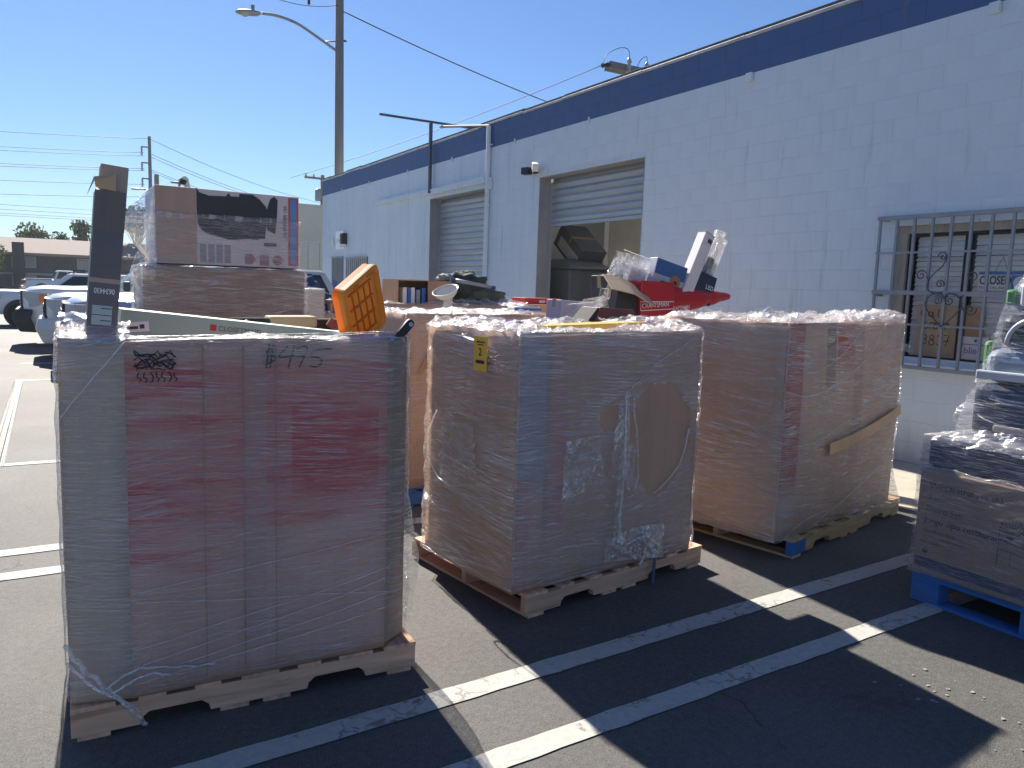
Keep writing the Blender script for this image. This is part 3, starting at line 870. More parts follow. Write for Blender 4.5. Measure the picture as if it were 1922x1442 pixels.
pallet('pallet under the far load with the blue tarp', (1.62, 6.2, 0), R(0), 1.0, 1.0, WOOD)
# blue block pallet, right
p = thing('pallet', 'bright blue block pallet under the bistro set carton', 'pallet', (3.87, 2.28, 0), R(-90), 'wooden pallets under the loads')
for i in range(3):
    for j in range(3):
        obj('block', MB().box((0, 0, .017), (.145, .10, .108)), WOODB, p, T(i * .537, j * .46, 0), bevel=.003)
for j in range(3):
    obj('bottom_board', MB().box((0, 0, 0), (1.22, .10, .0165)), WOODB, p, T(0, j * .46, .0002), bevel=.002)
for i in range(3):
    obj('stringer_board', MB().box((0, 0, 0), (1.02, .145, .017)), WOODB, p, T(i * .537 + .145, 0, .1085) @ RZ(R(90)), bevel=.002)
for k in range(7):
    obj('deck_board', MB().box((0, 0, 0), (1.22, .09, .017)), WOODB, p, T(0, k * .155, .126), bevel=.002)

# ---------------------------------------------------------------- wrapped gaylord boxes
def poly_sample(poly, du):
    out = []; n = len(poly); u = 0
    for i in range(n):
        a, b = Vector(poly[i]), Vector(poly[(i + 1) % n]); pa, nb = Vector(poly[i - 1]), Vector(poly[(i + 2) % n])
        d = b - a; L = d.length; d.normalize(); nrm = Vector((d.y, -d.x))
        d0 = (a - pa).normalized(); n0 = Vector((d0.y, -d0.x)); d1 = (nb - b).normalized(); n1 = Vector((d1.y, -d1.x))
        k = max(2, int(L / du))
        for j in range(k):
            t = j / k; s_ = t * L
            q = nrm.copy()
            w0, w1 = max(0, 1 - s_ / .05) * .5, max(0, 1 - (L - s_) / .05) * .5
            q = (nrm * (1 - w0 - w1) + n0 * w0 + n1 * w1).normalized()
            out.append((a + d * s_, q, u + s_, i, t))
        u += L
    return out, u

def film_shell(name, parent, poly, z0, z1, seed, off=.010, amp=.006, rag=.04, inward=.12, hole=None, flare=None, mat=None, du=.016, dv=.014, slant=.6, top=None, taper=None, skip=(), bulge=0.0, bh=1.25):
    S, per = poly_sample(poly, du)
    nv = int((z1 - z0) / dv); extra = 9
    vs, uv, fs = [], [], []
    nu = len(S)
    cx = sum(p[0] for p in poly) / len(poly); cy = sum(p[1] for p in poly) / len(poly)
    for j in range(nv + 1 + extra):
        for i in range(nu + 1):
            p, q, u, e, t = S[i % nu]
            if i == nu: u = per
            if j <= nv:
                zt = z1 + (top(u) if top else 0)
                z = z0 + (zt - z0) * j / nv
                if j == 0: z += .02 * nz(u * 5, seed, 3)
                d = off + amp * (nz(u * 1.2 + seed, z * 34 + u * slant * 9, seed) + 1.2 * nz(u * .9, z * 11 - u * 2.2, seed + 9.5) + 1.8 * nz(u * 2.1, z * 2.3, seed + 5.1))
                if bulge: d += bulge * 4 * t * (1 - t) * math.sin(math.pi * min(1, max(0, z - .12) / bh * .9 + .08))
                if flare: d += flare(u, z, e, t)
                d = max(d, .0035)
                o = p + q * d
                if taper:
                    k = taper(z); o = Vector((cx + (o.x - cx) * k, cy + (o.y - cy) * k))
                vs.append((o.x, o.y, z)); uv.append((u, z))
            else:
                k = (j - nv) / extra
                zt = z1 + (top(u) if top else 0)
                z = zt + rag * (nz(u * 6, k * 2.5, seed + 2) * .9 + .5 * math.sin(k * 2.2)) + .5 * rag * nz(u * 26, k * 9, seed) - .03 * k * k
                ins = inward * k * (1 + .6 * nz(u * 3, seed, 1.7)) - off - .010 * nz(u * 30, k * 6, 3)
                o = p - q * ins
                if taper:
                    kk = taper(z1); o = Vector((cx + (o.x - cx) * kk, cy + (o.y - cy) * kk))
                vs.append((o.x, o.y, z)); uv.append((u, z1 + k * inward))
    W_ = nu + 1
    for j in range(nv + extra):
        for i in range(nu):
            if S[i][3] in skip: continue
            if hole and j < nv and hole(S[i][2], z0 + (z1 - z0) * j / nv, S[i][3], S[i][4]): continue
            fs.append((j * W_ + i, j * W_ + i + 1, (j + 1) * W_ + i + 1, (j + 1) * W_ + i))
    me = bpy.data.meshes.new(name)
    me.from_pydata(vs, [], fs)
    ul = me.uv_layers.new(name='UVMap')
    li = [0] * len(me.loops); me.loops.foreach_get('vertex_index', li)
    flat = [c_ for v in li for c_ in uv[v]]
    ul.data.foreach_set('uv', flat)
    me.polygons.foreach_set('use_smooth', [True] * len(fs))
    me.materials.append(mat or FILM)
    me.update()
    return link(name, me, parent)

def crumple(name, parent, quad, amp, seed, nu=40, nv=24, mat=None, freq=7, sag=0.0):
    A, B, C, D = [Vector(q) for q in quad]
    n = (B - A).cross(D - A)
    n = n.normalized() if n.length > 1e-6 else Vector((0, 0, 1))
    def fn(u, v):
        p = (A * (1 - u) + B * u) * (1 - v) + (D * (1 - u) + C * u) * v
        q = p * freq
        a = nz(q.x + seed, q.y, q.z) + .7 * abs(nz(q.x * 2.3, q.y * 2.3 + seed, q.z * 2.3)) + .35 * nz(q.x * 5, q.y * 5, q.z * 5 + seed)
        return p + n * amp * a + Vector((amp * .6 * nz(q.x * 1.7, seed, q.y), amp * .6 * nz(seed, q.y * 1.7, q.z), -sag * (4 * u * (1 - u))))
    return obj(name, MB().grid(fn, nu, nv), mat or FILMW, parent, smooth=True, fixn=False)

def strand(parent, pts, r=.006, seed=0, mat=None):
    P = curvept([tuple(p) for p in pts], 10)
    P = [(x + r * .8 * nz(x * 9, seed, i * .3), y + r * .8 * nz(seed, y * 9, i * .4), z + r * .8 * nz(i * .35, seed, z * 9)) for i, (x, y, z) in enumerate(P)]
    rs = [r * (.55 + .6 * abs(nz(i * .4, seed, 1))) for i in range(len(P))]
    return obj('film_strand', MB().tube(P, rs, 6), mat or STRAND, parent, smooth=True)

def panel(parent, a, b, h, z0, mat, seed, bulge=.015, edge=0, name='side_panel', rim=.006):
    A, B = Vector((*a, 0)), Vector((*b, 0)); d = (B - A).normalized(); n = Vector((d.y, -d.x, 0)); L = (B - A).length
    def fn(u, v):
        p = A.lerp(B, u)
        o = bulge * (4 * u * (1 - u)) * math.sin(math.pi * min(1, v * .9 + .08)) + .004 * nz(u * 4 * L, v * 3, seed) * min(1, 8 * u * (1 - u))
        z = z0 + h * v + (rim * nz(u * L * 5, seed, 2) if v > .99 else 0)
        return p + n * (o - .006) + Vector((0, 0, z))
    nu = max(3, int(L / .07))
    return obj(name, MB().grid(fn, nu, 16), mat, parent, smooth=True, solid=.009, fixn=False)

def gaylord(label, loc, rz, poly, h, mats, seed, z0=.125, fill=.10, group='film-wrapped pallet boxes', bulge=.015):
    g_ = thing('pallet_box', label, 'pallet box', loc, rz, group)
    n = len(poly)
    for i in range(n):
        m = mats.get(i, CARD) if isinstance(mats, dict) else mats
        panel(g_, poly[i], poly[(i + 1) % n], h - z0, z0, m, seed + i, bulge if (Vector(poly[i]) - Vector(poly[(i + 1) % n])).length > .4 else .002)
    obj('base_panel', MB().add([(x, y, z0 + .004) for x, y in poly], [tuple(range(n))]), CARDD, g_)
    cx = sum(p[0] for p in poly) / n; cy = sum(p[1] for p in poly) / n
    xs = [p[0] for p in poly]; ys = [p[1] for p in poly]
    crumple('loose_fill', g_, [(min(xs) + .05, min(ys) + .05, h - fill), (max(xs) - .05, min(ys) + .05, h - fill), (max(xs) - .05, max(ys) - .05, h - fill), (min(xs) + .05, max(ys) - .05, h - fill)], .05, seed, 46, 40, FILMW)
    return g_

def octo(L, D, c):
    """front-left corner at origin, CCW seen from above, edge 0 = front"""
    fl_, fr, br, bl_ = c
    P = []
    P += [(fl_[0], 0), (L - fr[0], 0)]
    if fr[1]: P += [(L, fr[1])]
    P += [(L, D - br[1])] if br[1] else [(L, D)]
    if br[0]: P += [(L - br[0], D)]
    P += [(bl_[0], D)]
    if bl_[1]: P += [(0, D - bl_[1])]
    if fl_[1]: P += [(0, fl_[1])]
    return P

# --- box 1: front left, price written on it
P1 = [(.185, 0), (1.085, 0), (1.195, .085), (1.195, .80), (1.05, .98), (.15, .98), (.0, .82), (.0, .045)]
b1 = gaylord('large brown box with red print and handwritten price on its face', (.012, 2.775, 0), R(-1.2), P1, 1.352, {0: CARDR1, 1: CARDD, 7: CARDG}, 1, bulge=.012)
film_shell('stretch_film', b1, P1, .15, 1.345, 3.3, bulge=.012, rag=.03, inward=.16, flare=lambda u, z, e, t: (.05 * math.exp(-((z - .42) / .22) ** 2) * (1 if e in (1, 2) else 0) * (t if e == 1 else 1)) , amp=.0045)
FR = T(0, -.0075, 0) @ FACE_FRONT
px = .0
dl = [[(.655, 1.335), (.63, 1.315), (.665, 1.295), (.625, 1.272)], [(.655, 1.345), (.642, 1.262)], [(.64, 1.345), (.630, 1.262)],
      [(.705, 1.338), (.675, 1.300), (.73, 1.305)], [(.728, 1.338), (.705, 1.258)],
      [(.735, 1.328), (.775, 1.335), (.745, 1.262)], [(.735, 1.30), (.765, 1.302)],
      [(.865, 1.328), (.80, 1.322), (.788, 1.302), (.815, 1.296), (.826, 1.278), (.805, 1.262), (.782, 1.268)]]
obj('price_writing', strokes([curvept(l, 5) for l in dl], .0058), INK, b1, T(0, -.0105, -.012) @ FACE_FRONT)
rr = random.Random(8)
sc_ = []
for k in range(9):
    y_ = 1.315 - k * .006
    sc_.append([(.215 + i * .012 + rr.uniform(-.006, .006), y_ + rr.uniform(-.014, .014)) for i in range(11)])
for k in range(7):
    x_ = .225 + k * .018
    sc_.append([(x_, 1.255), (x_ + rr.uniform(-.01, .012), 1.24), (x_ + .008, 1.232), (x_ + .002, 1.222)])
obj('crossed_out_writing', strokes(sc_, .004), INK, b1, T(0, -.0105, -.012) @ FACE_FRONT)
for x_ in (.42, .55, .66):
    obj('fold_crease', MB().box((x_, -.0075 - .0095, .16), (x_ + .003, -.0165 + .0005, 1.33)), CARDD, b1)
# film knots and strands on box 1
strand(b1, [(-.01, -.01, .36), (.05, -.03, .26), (.12, -.045, .18), (.17, -.05, .12), (.22, -.05, .05)], .013, 1)
strand(b1, [(-.01, -.01, .30), (.06, -.04, .22), (.13, -.05, .165), (.21, -.04, .09)], .010, 2)
strand(b1, [(.10, -.045, .20), (.20, -.04, .245), (.33, -.02, .215), (.45, -.018, .20)], .008, 3)
strand(b1, [(.12, -.045, .18), (.22, -.04, .22), (.30, -.03, .20)], .008, 4)
strand(b1, [(.0, .02, 1.10), (.09, -.0, 1.22), (.19, -.018, 1.345)], .0035, 5)
for k, (za, zb_) in enumerate([(.20, .36), (.24, .42), (.30, .46), (.18, .30), (.47, .36), (.50, .60), (1.36, 1.38), (1.345, 1.375)]):
    strand(b1, [(.19, -.017, za), (.5, -.028, za * .65 + zb_ * .35), (.85, -.028, za * .3 + zb_ * .7), (1.09, -.02, zb_)], .0022, 10 + k)
crumple('bunched_film', b1, [(.0, .03, 1.34), (.20, -.015, 1.335), (.22, .12, 1.40), (.0, .2, 1.42)], .025, 4, 40, 20, FILMS if False else FILMW)
crumple('bunched_film', b1, [(.19, -.014, 1.335), (1.09, -.014, 1.342), (1.15, .05, 1.355), (.2, .05, 1.352)], .009, 9, 90, 10, FILMW, 12)

# --- box 2: centre, torn film
P2 = octo(1.27, .89, ((0, 0), (0, 0), (.12, .12), (.1, .1)))
b2 = gaylord('large brown box with torn stretch film and a yellow tag', (1.815, 2.975, 0), R(6.5), P2, 1.36, {0: CARDR2}, 21)
def hole2(u, z, e, t):
    if e == 0:
        x = u
        k = .06 * nz(x * 6, z * 6, 4) + .03 * nz(x * 22, z * 22, 5)
        if ((x - .93) / .255) ** 2 + ((z - .80) / .30) ** 2 < 1 + k * 6 - .35 * max(0, z - .85): return True
        if ((x - .56) / .07) ** 2 + ((z - .93) / .07) ** 2 < 1 + k * 6: return True
    return False
film_shell('stretch_film', b2, P2, .14, 1.36, 7.7, amp=.008, rag=.045, inward=.15, hole=hole2, mat=FILMS, bulge=.016, flare=lambda u, z, e, t: .02 * max(0, 1 - z / .5) if e > 3 else .006)
# print panels seen through the film on box 2's front
LF = T(0, 0, 0) @ FACE_LEFT
obj('yellow_tag', MB().box((-.0275, .215, 1.16), (-.0255, .325, 1.325)), YELLOW, b2)
text('tag_print', '2', .05, INK, b2, T(-.0285, .27, 1.235) @ FACE_LEFT, 'CENTER', bold=.001)
obj('tag_print_lines', MB().box((-.0285, .235, 1.295), (-.0278, .305, 1.302)).box((-.0285, .245, 1.283), (-.0278, .295, 1.288)).box((-.0285, .235, 1.195), (-.0278, .305, 1.212)), INK, b2)
# torn flaps and hanging ribbons
crumple('torn_film', b2, [(.56, -.035, .62), (.70, -.04, .60), (.69, -.03, 1.06), (.62, -.035, 1.02)], .018, 2, 22, 60, FILMW, 12)
crumple('torn_film', b2, [(.60, -.045, .28), (.665, -.05, .26), (.68, -.05, .75), (.62, -.05, .75)], .022, 5, 14, 60, FILMW, 14)
crumple('torn_film', b2, [(.70, -.03, .55), (.78, -.035, .53), (.76, -.03, .78), (.70, -.03, .80)], .015, 7, 16, 34, FILMW, 14)
crumple('torn_film', b2, [(.55, -.035, .19), (1.0, -.05, .14), (.98, -.04, .34), (.60, -.03, .33)], .022, 8, 60, 26, FILMW, 9)
crumple('torn_film', b2, [(.25, -.03, .55), (.55, -.03, .60), (.50, -.03, .86), (.28, -.03, .84)], .016, 11, 50, 40, FILM if False else FILMW, 9)
strand(b2, [(.67, -.03, 1.06), (.655, -.05, .85), (.66, -.05, .6), (.64, -.055, .4), (.65, -.05, .22)], .009, 3)
strand(b2, [(.68, -.02, 1.05), (.80, -.02, 1.13), (.95, -.02, 1.22), (1.2, -.018, 1.33)], .004, 4)
strand(b2, [(.72, -.03, 1.03), (.735, -.04, .9), (.76, -.04, .78), (.775, -.04, .62), (.76, -.04, .55)], .006, 5)
strand(b2, [(1.18, -.02, .83), (1.13, -.025, .66), (1.02, -.03, .56), (.9, -.035, .5)], .007, 6)
strand(b2, [(.70, -.035, .24), (.80, -.05, .28), (.86, -.05, .22), (.80, -.06, .13), (.88, -.055, .12)], .008, 9)
# bulge on the left face where the film was pulled open
crumple('torn_film', b2, [(-.03, .26, .62), (-.03, .62, .58), (-.045, .60, .86), (-.035, .30, .90)], .025, 15, 40, 34, FILMW, 9)
strand(b2, [(-.03, .64, .92), (-.05, .70, .78), (-.05, .66, .62), (-.04, .50, .55), (-.03, .30, .60)], .006, 16)
obj('blue_strap', MB().box((.92, -.047, .005), (.945, -.044, .14)), pm('strap_blue', (.06, .09, .16), .5), b2)

# --- box 3: right, orange tape
P3 = octo(1.63, 1.02, ((0, 0), (0, 0), (.2, .2), (.2, .2)))
b3 = gaylord('tall brown box wrapped in cloudy film with orange tape band near the barred window', (3.61, 2.975, 0), R(11.5), P3, 1.415, {0: CARDR3}, 41, bulge=.03)
film_shell('stretch_film', b3, P3, .12, 1.415, 12.1, bulge=.031, amp=.010, rag=.05, inward=.2, mat=FILMS, top=lambda u: .06 * max(0, min(1, (u - .5) / 1.0)) * max(0, min(1, (2.3 - u) / .6)),
           flare=lambda u, z, e, t: (.075 * max(0, 1 - (z - .12) / .35) ** 2 * (max(0, (t - .55) / .45) if e == 0 else (1 - t if e == 1 else 0))) )
tp = []
for i in range(41):
    t = i / 40; x = .50 + 1.12 * t
    tp.append((x, -.016 - .034 * 4 * (x / 1.63) * (1 - x / 1.63) - .017, .60 + .10 * t + .06 * t * t))
mb = MB()
vs = [(x, y, z) for x, y, z in tp] + [(x, y + .002, z + .075) for x, y, z in tp]
mb.add(vs, [(i, i + 1, i + 42, i + 41) for i in range(40)])
obj('orange_tape', mb, pm('orange_tape', (.58, .36, .19), .35, var=.3, scale=3, bmp=.1), b3, fixn=False)
for k, pts in enumerate([[(0, -.02, 1.20), (.22, -.05, 1.13), (.55, -.06, 1.22), (.85, -.05, 1.38)], [(-.02, .0, 1.03), (.2, -.05, .99), (.55, -.06, 1.05), (.95, -.055, 1.20), (1.25, -.03, 1.42)],
                         [(-.02, .4, .95), (-.02, .05, .72), (.3, -.05, .70), (.7, -.06, .80)], [(.3, -.05, .16), (.7, -.06, .26), (1.1, -.06, .38), (1.5, -.04, .50)], [(-.02, .7, .62), (-.03, .3, .60), (-.02, 0, .66)], [(-.02, .55, .45), (-.03, .2, .44), (-.02, .02, .40)], [(.02, -.03, .13), (.25, -.05, .22), (.6, -.06, .25)]]):
    strand(b3, pts, .0030, 30 + k)
crumple('bunched_film', b3, [(1.50, -.03, 1.22), (1.60, -.05, 1.21), (1.63, -.05, 1.26), (1.50, -.03, 1.28)], .02, 50, 16, 10, FILMW, 20)
crumple('bunched_film', b3, [(.05, .0, 1.40), (1.52, .0, 1.45), (1.45, .35, 1.47), (.05, .35, 1.44)], .05, 33, 90, 24, FILMW, 7)

# --- box behind, in the gap
P5 = octo(1.20, 1.0, ((0, 0), (0, 0), (.12, .12), (.1, .1)))
b5 = gaylord('brown box standing in the gap between the priced box and the yellow-tagged box', (2.10, 4.96, 0), R(4), P5, 1.365, {}, 61)
film_shell('stretch_film', b5, P5, .12, 1.36, 15, mat=FILM, rag=.03, du=.025, dv=.022, bulge=.016)
obj('kraft_tape', MB().box((.12, -.0185, .93), (.155, -.0170, 1.12), M=T(.14, 0, 1.0) @ RY(R(28)) @ T(-.14, 0, -1.0)), TAPE, b5)
# --- box under the big pile
P7 = octo(1.86, 1.15, ((0, 0), (0, 0), (.12, .12), (.1, .1)))
b7 = gaylord('brown box heaped with red sacks and small cartons', (4.30, 5.965, 0), R(3), P7, 1.294, {}, 81)
film_shell('stretch_film', b7, P7, .12, 1.29, 19, mat=FILM, du=.03, dv=.03, bulge=.016)
# --- far box with tent
P6 = octo(1.75, 1.0, ((0, 0), (0, 0), (.12, .12), (.1, .1)))
b6 = gaylord('wide brown box farthest back, topped by a green tent bundle', (2.78, 7.15, 0), R(2), P6, 1.38, {}, 101)
film_shell('stretch_film', b6, P6, .12, 1.375, 23, mat=FILM, du=.03, dv=.03, bulge=.016)
# --- far left load
P8 = octo(.95, .95, ((0, 0), (0, 0), (.1, .1), (.1, .1)))
b8 = gaylord('small brown box behind the carton stack, holding a blue tarp', (1.64, 6.22, 0), R(0), P8, 1.31, {}, 121)
film_shell('stretch_film', b8, P8, .12, 1.31, 27, mat=FILM, du=.03, dv=.03, bulge=.016)

# ---------------------------------------------------------------- things in box 1
tc = thing('tall_carton', 'tall narrow dark carton with upside-down number standing in the priced box', 'carton', (.100, 2.93, .90), rot=(0, R(5.0), 0))
DARKC = pm('dark_brown_print', (.15, .135, .14), .5, var=.15, bmp=.1)
GREYC = make_card('grey_kraft', (.48, .37, .29))
tc.scale = (.70, 1, 1)
obj('carton_body', MB().box((-.065, -.045, 0), (.065, .075, .93)), [DARKC], tc, bevel=.004)
obj('open_end', MB().box((-.048, -.035, .93), (.068, .072, 1.015)), GREYC, tc, bevel=.003)
obj('torn_flap', MB().loft([[(-.065, -.05, .935), (.02, -.05, .93), (.02, -.047, .93), (-.065, -.047, .935)], [(-.075, -.065, .965), (.015, -.06, .985), (.015, -.057, .985), (-.075, -.062, .965)], [(-.10, -.055, .90), (-.07, -.075, .955), (-.07, -.072, .955), (-.10, -.052, .90)]]), CARDL, tc)
obj('bare_band', MB().box((-.066, -.0465, .80), (.066, -.0452, .929)), make_card('scuffed_brown', (.21, .175, .155)), tc)
obj('seam_band', MB().box((-.066, -.0465, .63), (.066, -.0452, .645)), GREYC, tc)
text('number', '0634430', .025, WHITEP, tc, T(.044, -.047, .612) @ FACE_FRONT @ RZ(math.pi), bold=.0006)
obj('white_label', MB().box((-.046, -.0475, .492), (.038, -.0455, .556)), pm('label_pale_green', (.40, .49, .49), .5, bmp=.02), tc)
obj('label_lines', MB().box((-.045, -.0482, .523), (.037, -.0476, .5255)).box((-.01, -.0482, .505), (.035, -.0476, .508)).box((-.01, -.0482, .545), (.035, -.0476, .548)), INKF, tc)
obj('fine_print', MB().box((-.045, -.0475, .285), (.03, -.0462, .288)).box((-.045, -.0475, .273), (.03, -.0462, .276)).box((-.03, -.0475, .261), (.03, -.0462, .264)).box((-.045, -.0475, .249), (.03, -.0462, .252)), pm('grey_print', (.25, .25, .27), .6, bmp=0), tc)
text('small_lettering', 'Shower Rod', .016, WHITEP, tc, T(.045, -.047, .235) @ FACE_FRONT @ RZ(math.pi))

GREENC = pm('pale_green_carton', (.34, .46, .38), .55, var=.06, bmp=.06)
cl = thing('long_green_carton', 'long pale green carton sloping down inside the priced box', 'carton', (.20, 3.02, 1.335), rot=(0, R(5.8), 0))
obj('carton_body', MB().box((0, 0, -.06), (.85, .16, .105)), GREENC, cl, bevel=.003)
text('lettering', 'CLOSETMAID', .026, pm('dark_green_print', (.12, .17, .14), .6, bmp=0), cl, T(.325, -.002, .062) @ FACE_FRONT)
obj('red_emblem', MB().box((.297, -.0025, .060), (.318, -.0005, .082)), REDP, cl)
obj('white_label', MB().box((.02, -.0025, .02), (.10, -.0005, .055), M=RY(R(-10))), WHITEP, cl)
obj('label_print', MB().box((.03, -.0035, .03), (.065, -.0026, .04), M=RY(R(-10))).box((.07, -.0035, .03), (.085, -.0026, .045), M=RY(R(-10))), INKF, cl)
ru = thing('rug_bundle', 'dark rolled rug bundle with cardboard wrap lying across the priced box', 'rug', (.66, 3.45, 1.345))
obj('roll', MB().tube([(0, .02, .02), (.25, .02, .022), (.5, .02, .018)], .028, 12).tube([(.02, .08, .02), (.52, .08, .02)], .026, 12), pm('rug_dark', (.05, .045, .04), .95, bmp=.8, bscale=180), ru, smooth=True)
obj('cardboard_wrap', MB().box((.16, -.012, .005), (.37, .11, .054), M=RY(R(-.6))), CARDL, ru, bevel=.01)
obj('end_coil', MB().tube([(x_ * 1.0 + .06, -.018, z_ + .012) for x_, z_ in arc(0, 0, .022, 0, 330, 14)], .006, 6), BLACKM, ru, smooth=True)
obj('red_card', MB().box((.41, -.03, .0), (.47, -.012, .04), M=T(.44, 0, .02) @ RY(R(35)) @ T(-.44, 0, -.02)), pm('dark_red', (.25, .06, .05), .5), ru)
hd = thing('tool_handle', 'black tool handle poking over the rim of the priced box', 'tool', (1.165, 2.86, 1.33), rot=(0, R(40), 0))
obj('grip', MB().tube([(0, 0, -.12), (0, 0, 0), (0, 0, .05), (0, 0, .10), (0, 0, .112)], [.014, .016, .018, .019, .012], 12), pm('black_rubber', (.02, .025, .03), .5), hd, smooth=True)
obj('grip_eye', MB().lathe([(.004, 0), (.008, 0), (.008, .0015), (.004, .0015)], 12, M=T(0, -.0185, .093) @ RX(R(90))), WHITEP, hd)
# bin lid
ld = thing('bin_lid', 'orange yellow ribbed storage bin lid standing on edge in the priced box', 'bin lid')
_x = Vector((.19, .12, .132)).normalized(); _z = Vector((-.092, -.12, .242)).normalized(); _y = _z.cross(_x).normalized(); _z = _x.cross(_y).normalized()
_lm = Matrix((_x, _y, _z)).transposed().to_4x4(); _lm.translation = (1.053, 3.01, 1.582)
ld.matrix_basis = _lm
OR2 = pm('orange_shell', (.70, .36, .06), .35, var=.05, bmp=.03, trans=.30)
def rrect(w0, w1, z0, z1, r, n=5):
    out = []
    for cx_, cz_, a0 in ((w1 - r, z0 + r, -90), (w1 - r, z1 - r, 0), (w0 + r, z1 - r, 90), (w0 + r, z0 + r, 180)):
        out += [(cx_ + r * math.cos(R(a0 + 90 * i / n)), cz_ + r * math.sin(R(a0 + 90 * i / n))) for i in range(n + 1)]
    return out
W0, W1, Z0, Z1 = -.130, .130, -.30, .0
ring = lambda ins, y: [(x, y, z) for x, z in rrect(W0 + ins, W1 - ins, Z0 + ins, Z1 - ins, .028)]
obj('lid_panel', MB().loft([ring(0, .0), ring(.0, -.022), ring(.008, -.028), ring(.018, -.026), ring(.024, -.012), ring(.034, -.012)], cap=True), OR2, ld, smooth=False, bevel=.003)
for x_ in (-.062, -.021, .021, .062):
    obj('rib', MB().box((x_ - .0035, -.019, -.26), (x_ + .0035, -.0122, -.045)), ORANGE, ld, bevel=.0015)
for z_ in (-.045, -.115, -.185, -.255):
    obj('rib', MB().box((-.082, -.0195, z_ - .004), (.082, -.0123, z_ + .004), M=RY(R(3))), ORANGE, ld, bevel=.0015)
obj('skirt', MB().loft([ring(0.003, .0005), ring(.003, .032), ring(.009, .032), ring(.009, .0005)], cap=False), ORANGE, ld)
for x_ in (-.06, .04):
    obj('latch_slot', MB().box((x_, -.030, -.02), (x_ + .035, -.0245, -.014)), ORANGE, ld)

# ---------------------------------------------------------------- wrapped carton stack behind box 1
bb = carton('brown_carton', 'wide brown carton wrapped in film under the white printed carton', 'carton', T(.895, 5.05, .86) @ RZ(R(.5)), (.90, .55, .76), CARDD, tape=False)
P9 = [(-.45, -.275), (.45, -.275), (.45, .275), (-.45, .275)]
film_shell('stretch_film', bb, P9, .0, .76, 31, off=.014, amp=.010, rag=.02, inward=.2, mat=FILMS)
obj('orange_stripe', MB().box((.275, -.2775, .02), (.298, -.276, .50)), pm('orange_print', (.62, .26, .05), .5, bmp=0), bb)
obj('red_print_panel', MB().box((.31, -.2775, .30), (.44, -.276, .52)), pm('maroon_print', (.22, .04, .05), .5, bmp=0), bb)
obj('dark_print_panel', MB().box((-.40, -.2775, .28), (-.24, -.276, .46)), pm('green_grey', (.16, .15, .10), .6, bmp=0), bb)
lo = carton('brown_carton', 'brown carton at the bottom of the wrapped stack behind the priced box', 'carton', T(.92, 5.10, .127), (.88, .6, .73), CARD)
pb = carton('printed_carton', 'white printed carton with black machine silhouette on top of wrapped stack', 'carton', T(.915, 5.03, 1.635) @ RZ(R(.5)), (.80, .48, .43), make_card('white_liner', (.66, .60, .60)), tape=False)
obj('plain_flap', MB().box((-.401, -.2425, .002), (-.185, -.2405, .428)), make_card('pinkish_kraft', (.46, .335, .27)), pb)
SIL = [(830, 310), (850, 345), (920, 370), (1040, 375), (1060, 350), (1075, 375), (1135, 380), (1140, 358), (1240, 365), (1290, 400), (1335, 450), (1345, 475), (1370, 400), (1400, 380), (1428, 405), (1425, 500), (1410, 660), (1350, 630), (1340, 600), (1330, 690), (1060, 690), (900, 640), (860, 610), (835, 560), (830, 440)]
sil = [(-.185 + (x - 830) / 760 * .58, .428 - .0 - (y - 318 - (x - 830) * .09) / 545 * .43) for x, y in SIL]
m = MB(); m.add([(x, -.2425, z) for x, z in sil], [tuple(range(len(sil)))])
obj('machine_silhouette', m, pm('black_print', (.028, .03, .036), .45, bmp=0), pb, fixn=False)
obj('machine_hook', MB().tube([(x_ + .125, -.243, z_ + .40) for x_, z_ in arc(0, 0, .011, -60, 230, 10)], .003, 5), pm('black_print2', (.028, .03, .036), .45, bmp=0), pb)
m = MB(); m.box((.335, -.2425, .015), (.395, -.2408, .42)); obj('red_border', m, pm('red_border', (.55, .11, .07), .5, bmp=0), pb)
m = MB(); m.box((.347, -.2432, .025), (.383, -.2426, .41)); obj('blue_panel', m, pm('blue_panel', (.10, .30, .62), .5, bmp=0), pb)
GP = pm('grey_icons', (.33, .30, .33), .6, bmp=0)
m = MB()
for k in range(4):
    x_ = -.17 + k * .045
    m.box((x_, -.2425, .015), (x_ + .034, -.2408, .12))
obj('icon_row', m, GP, pb)
m = MB()
m.add([(x, -.2425, z) for x, z in [(.08, .015), (.12, .015), (.145, .045), (.12, .075), (.08, .075)]], [(0, 1, 2, 3, 4)])
m.box((.165, -.2425, .012), (.22, -.2408, .07))
m.add([(.27 + .03 * math.cos(a * .4), -.2425, .045 + .03 * math.sin(a * .4)) for a in range(16)], [tuple(range(16))])
obj('icon_row', m, pm('red_icons', (.36, .16, .17), .6, bmp=0), pb, fixn=False)
m = MB()
for a in [(.10, .14, .16), (.19, .245, .125)]:
    m.box((a[0], -.2425, a[2]), (a[1] + .02, -.2408, a[2] + .02))
obj('accessory_print', m, pm('brown_print', (.15, .12, .12), .6, bmp=0), pb)
text('side_lettering', 'RIG POWER 150', .028, INKF, pb, T(.325, -.2435, .17) @ FACE_FRONT @ RZ(R(90)))
P10 = [(-.40, -.24), (.40, -.24), (.40, .24), (-.40, .24)]
film_shell('stretch_film', pb, P10, .0, .285, 35, off=.012, amp=.007, rag=.012, inward=.0, mat=FILM, flare=lambda u, z, e, t: 0)
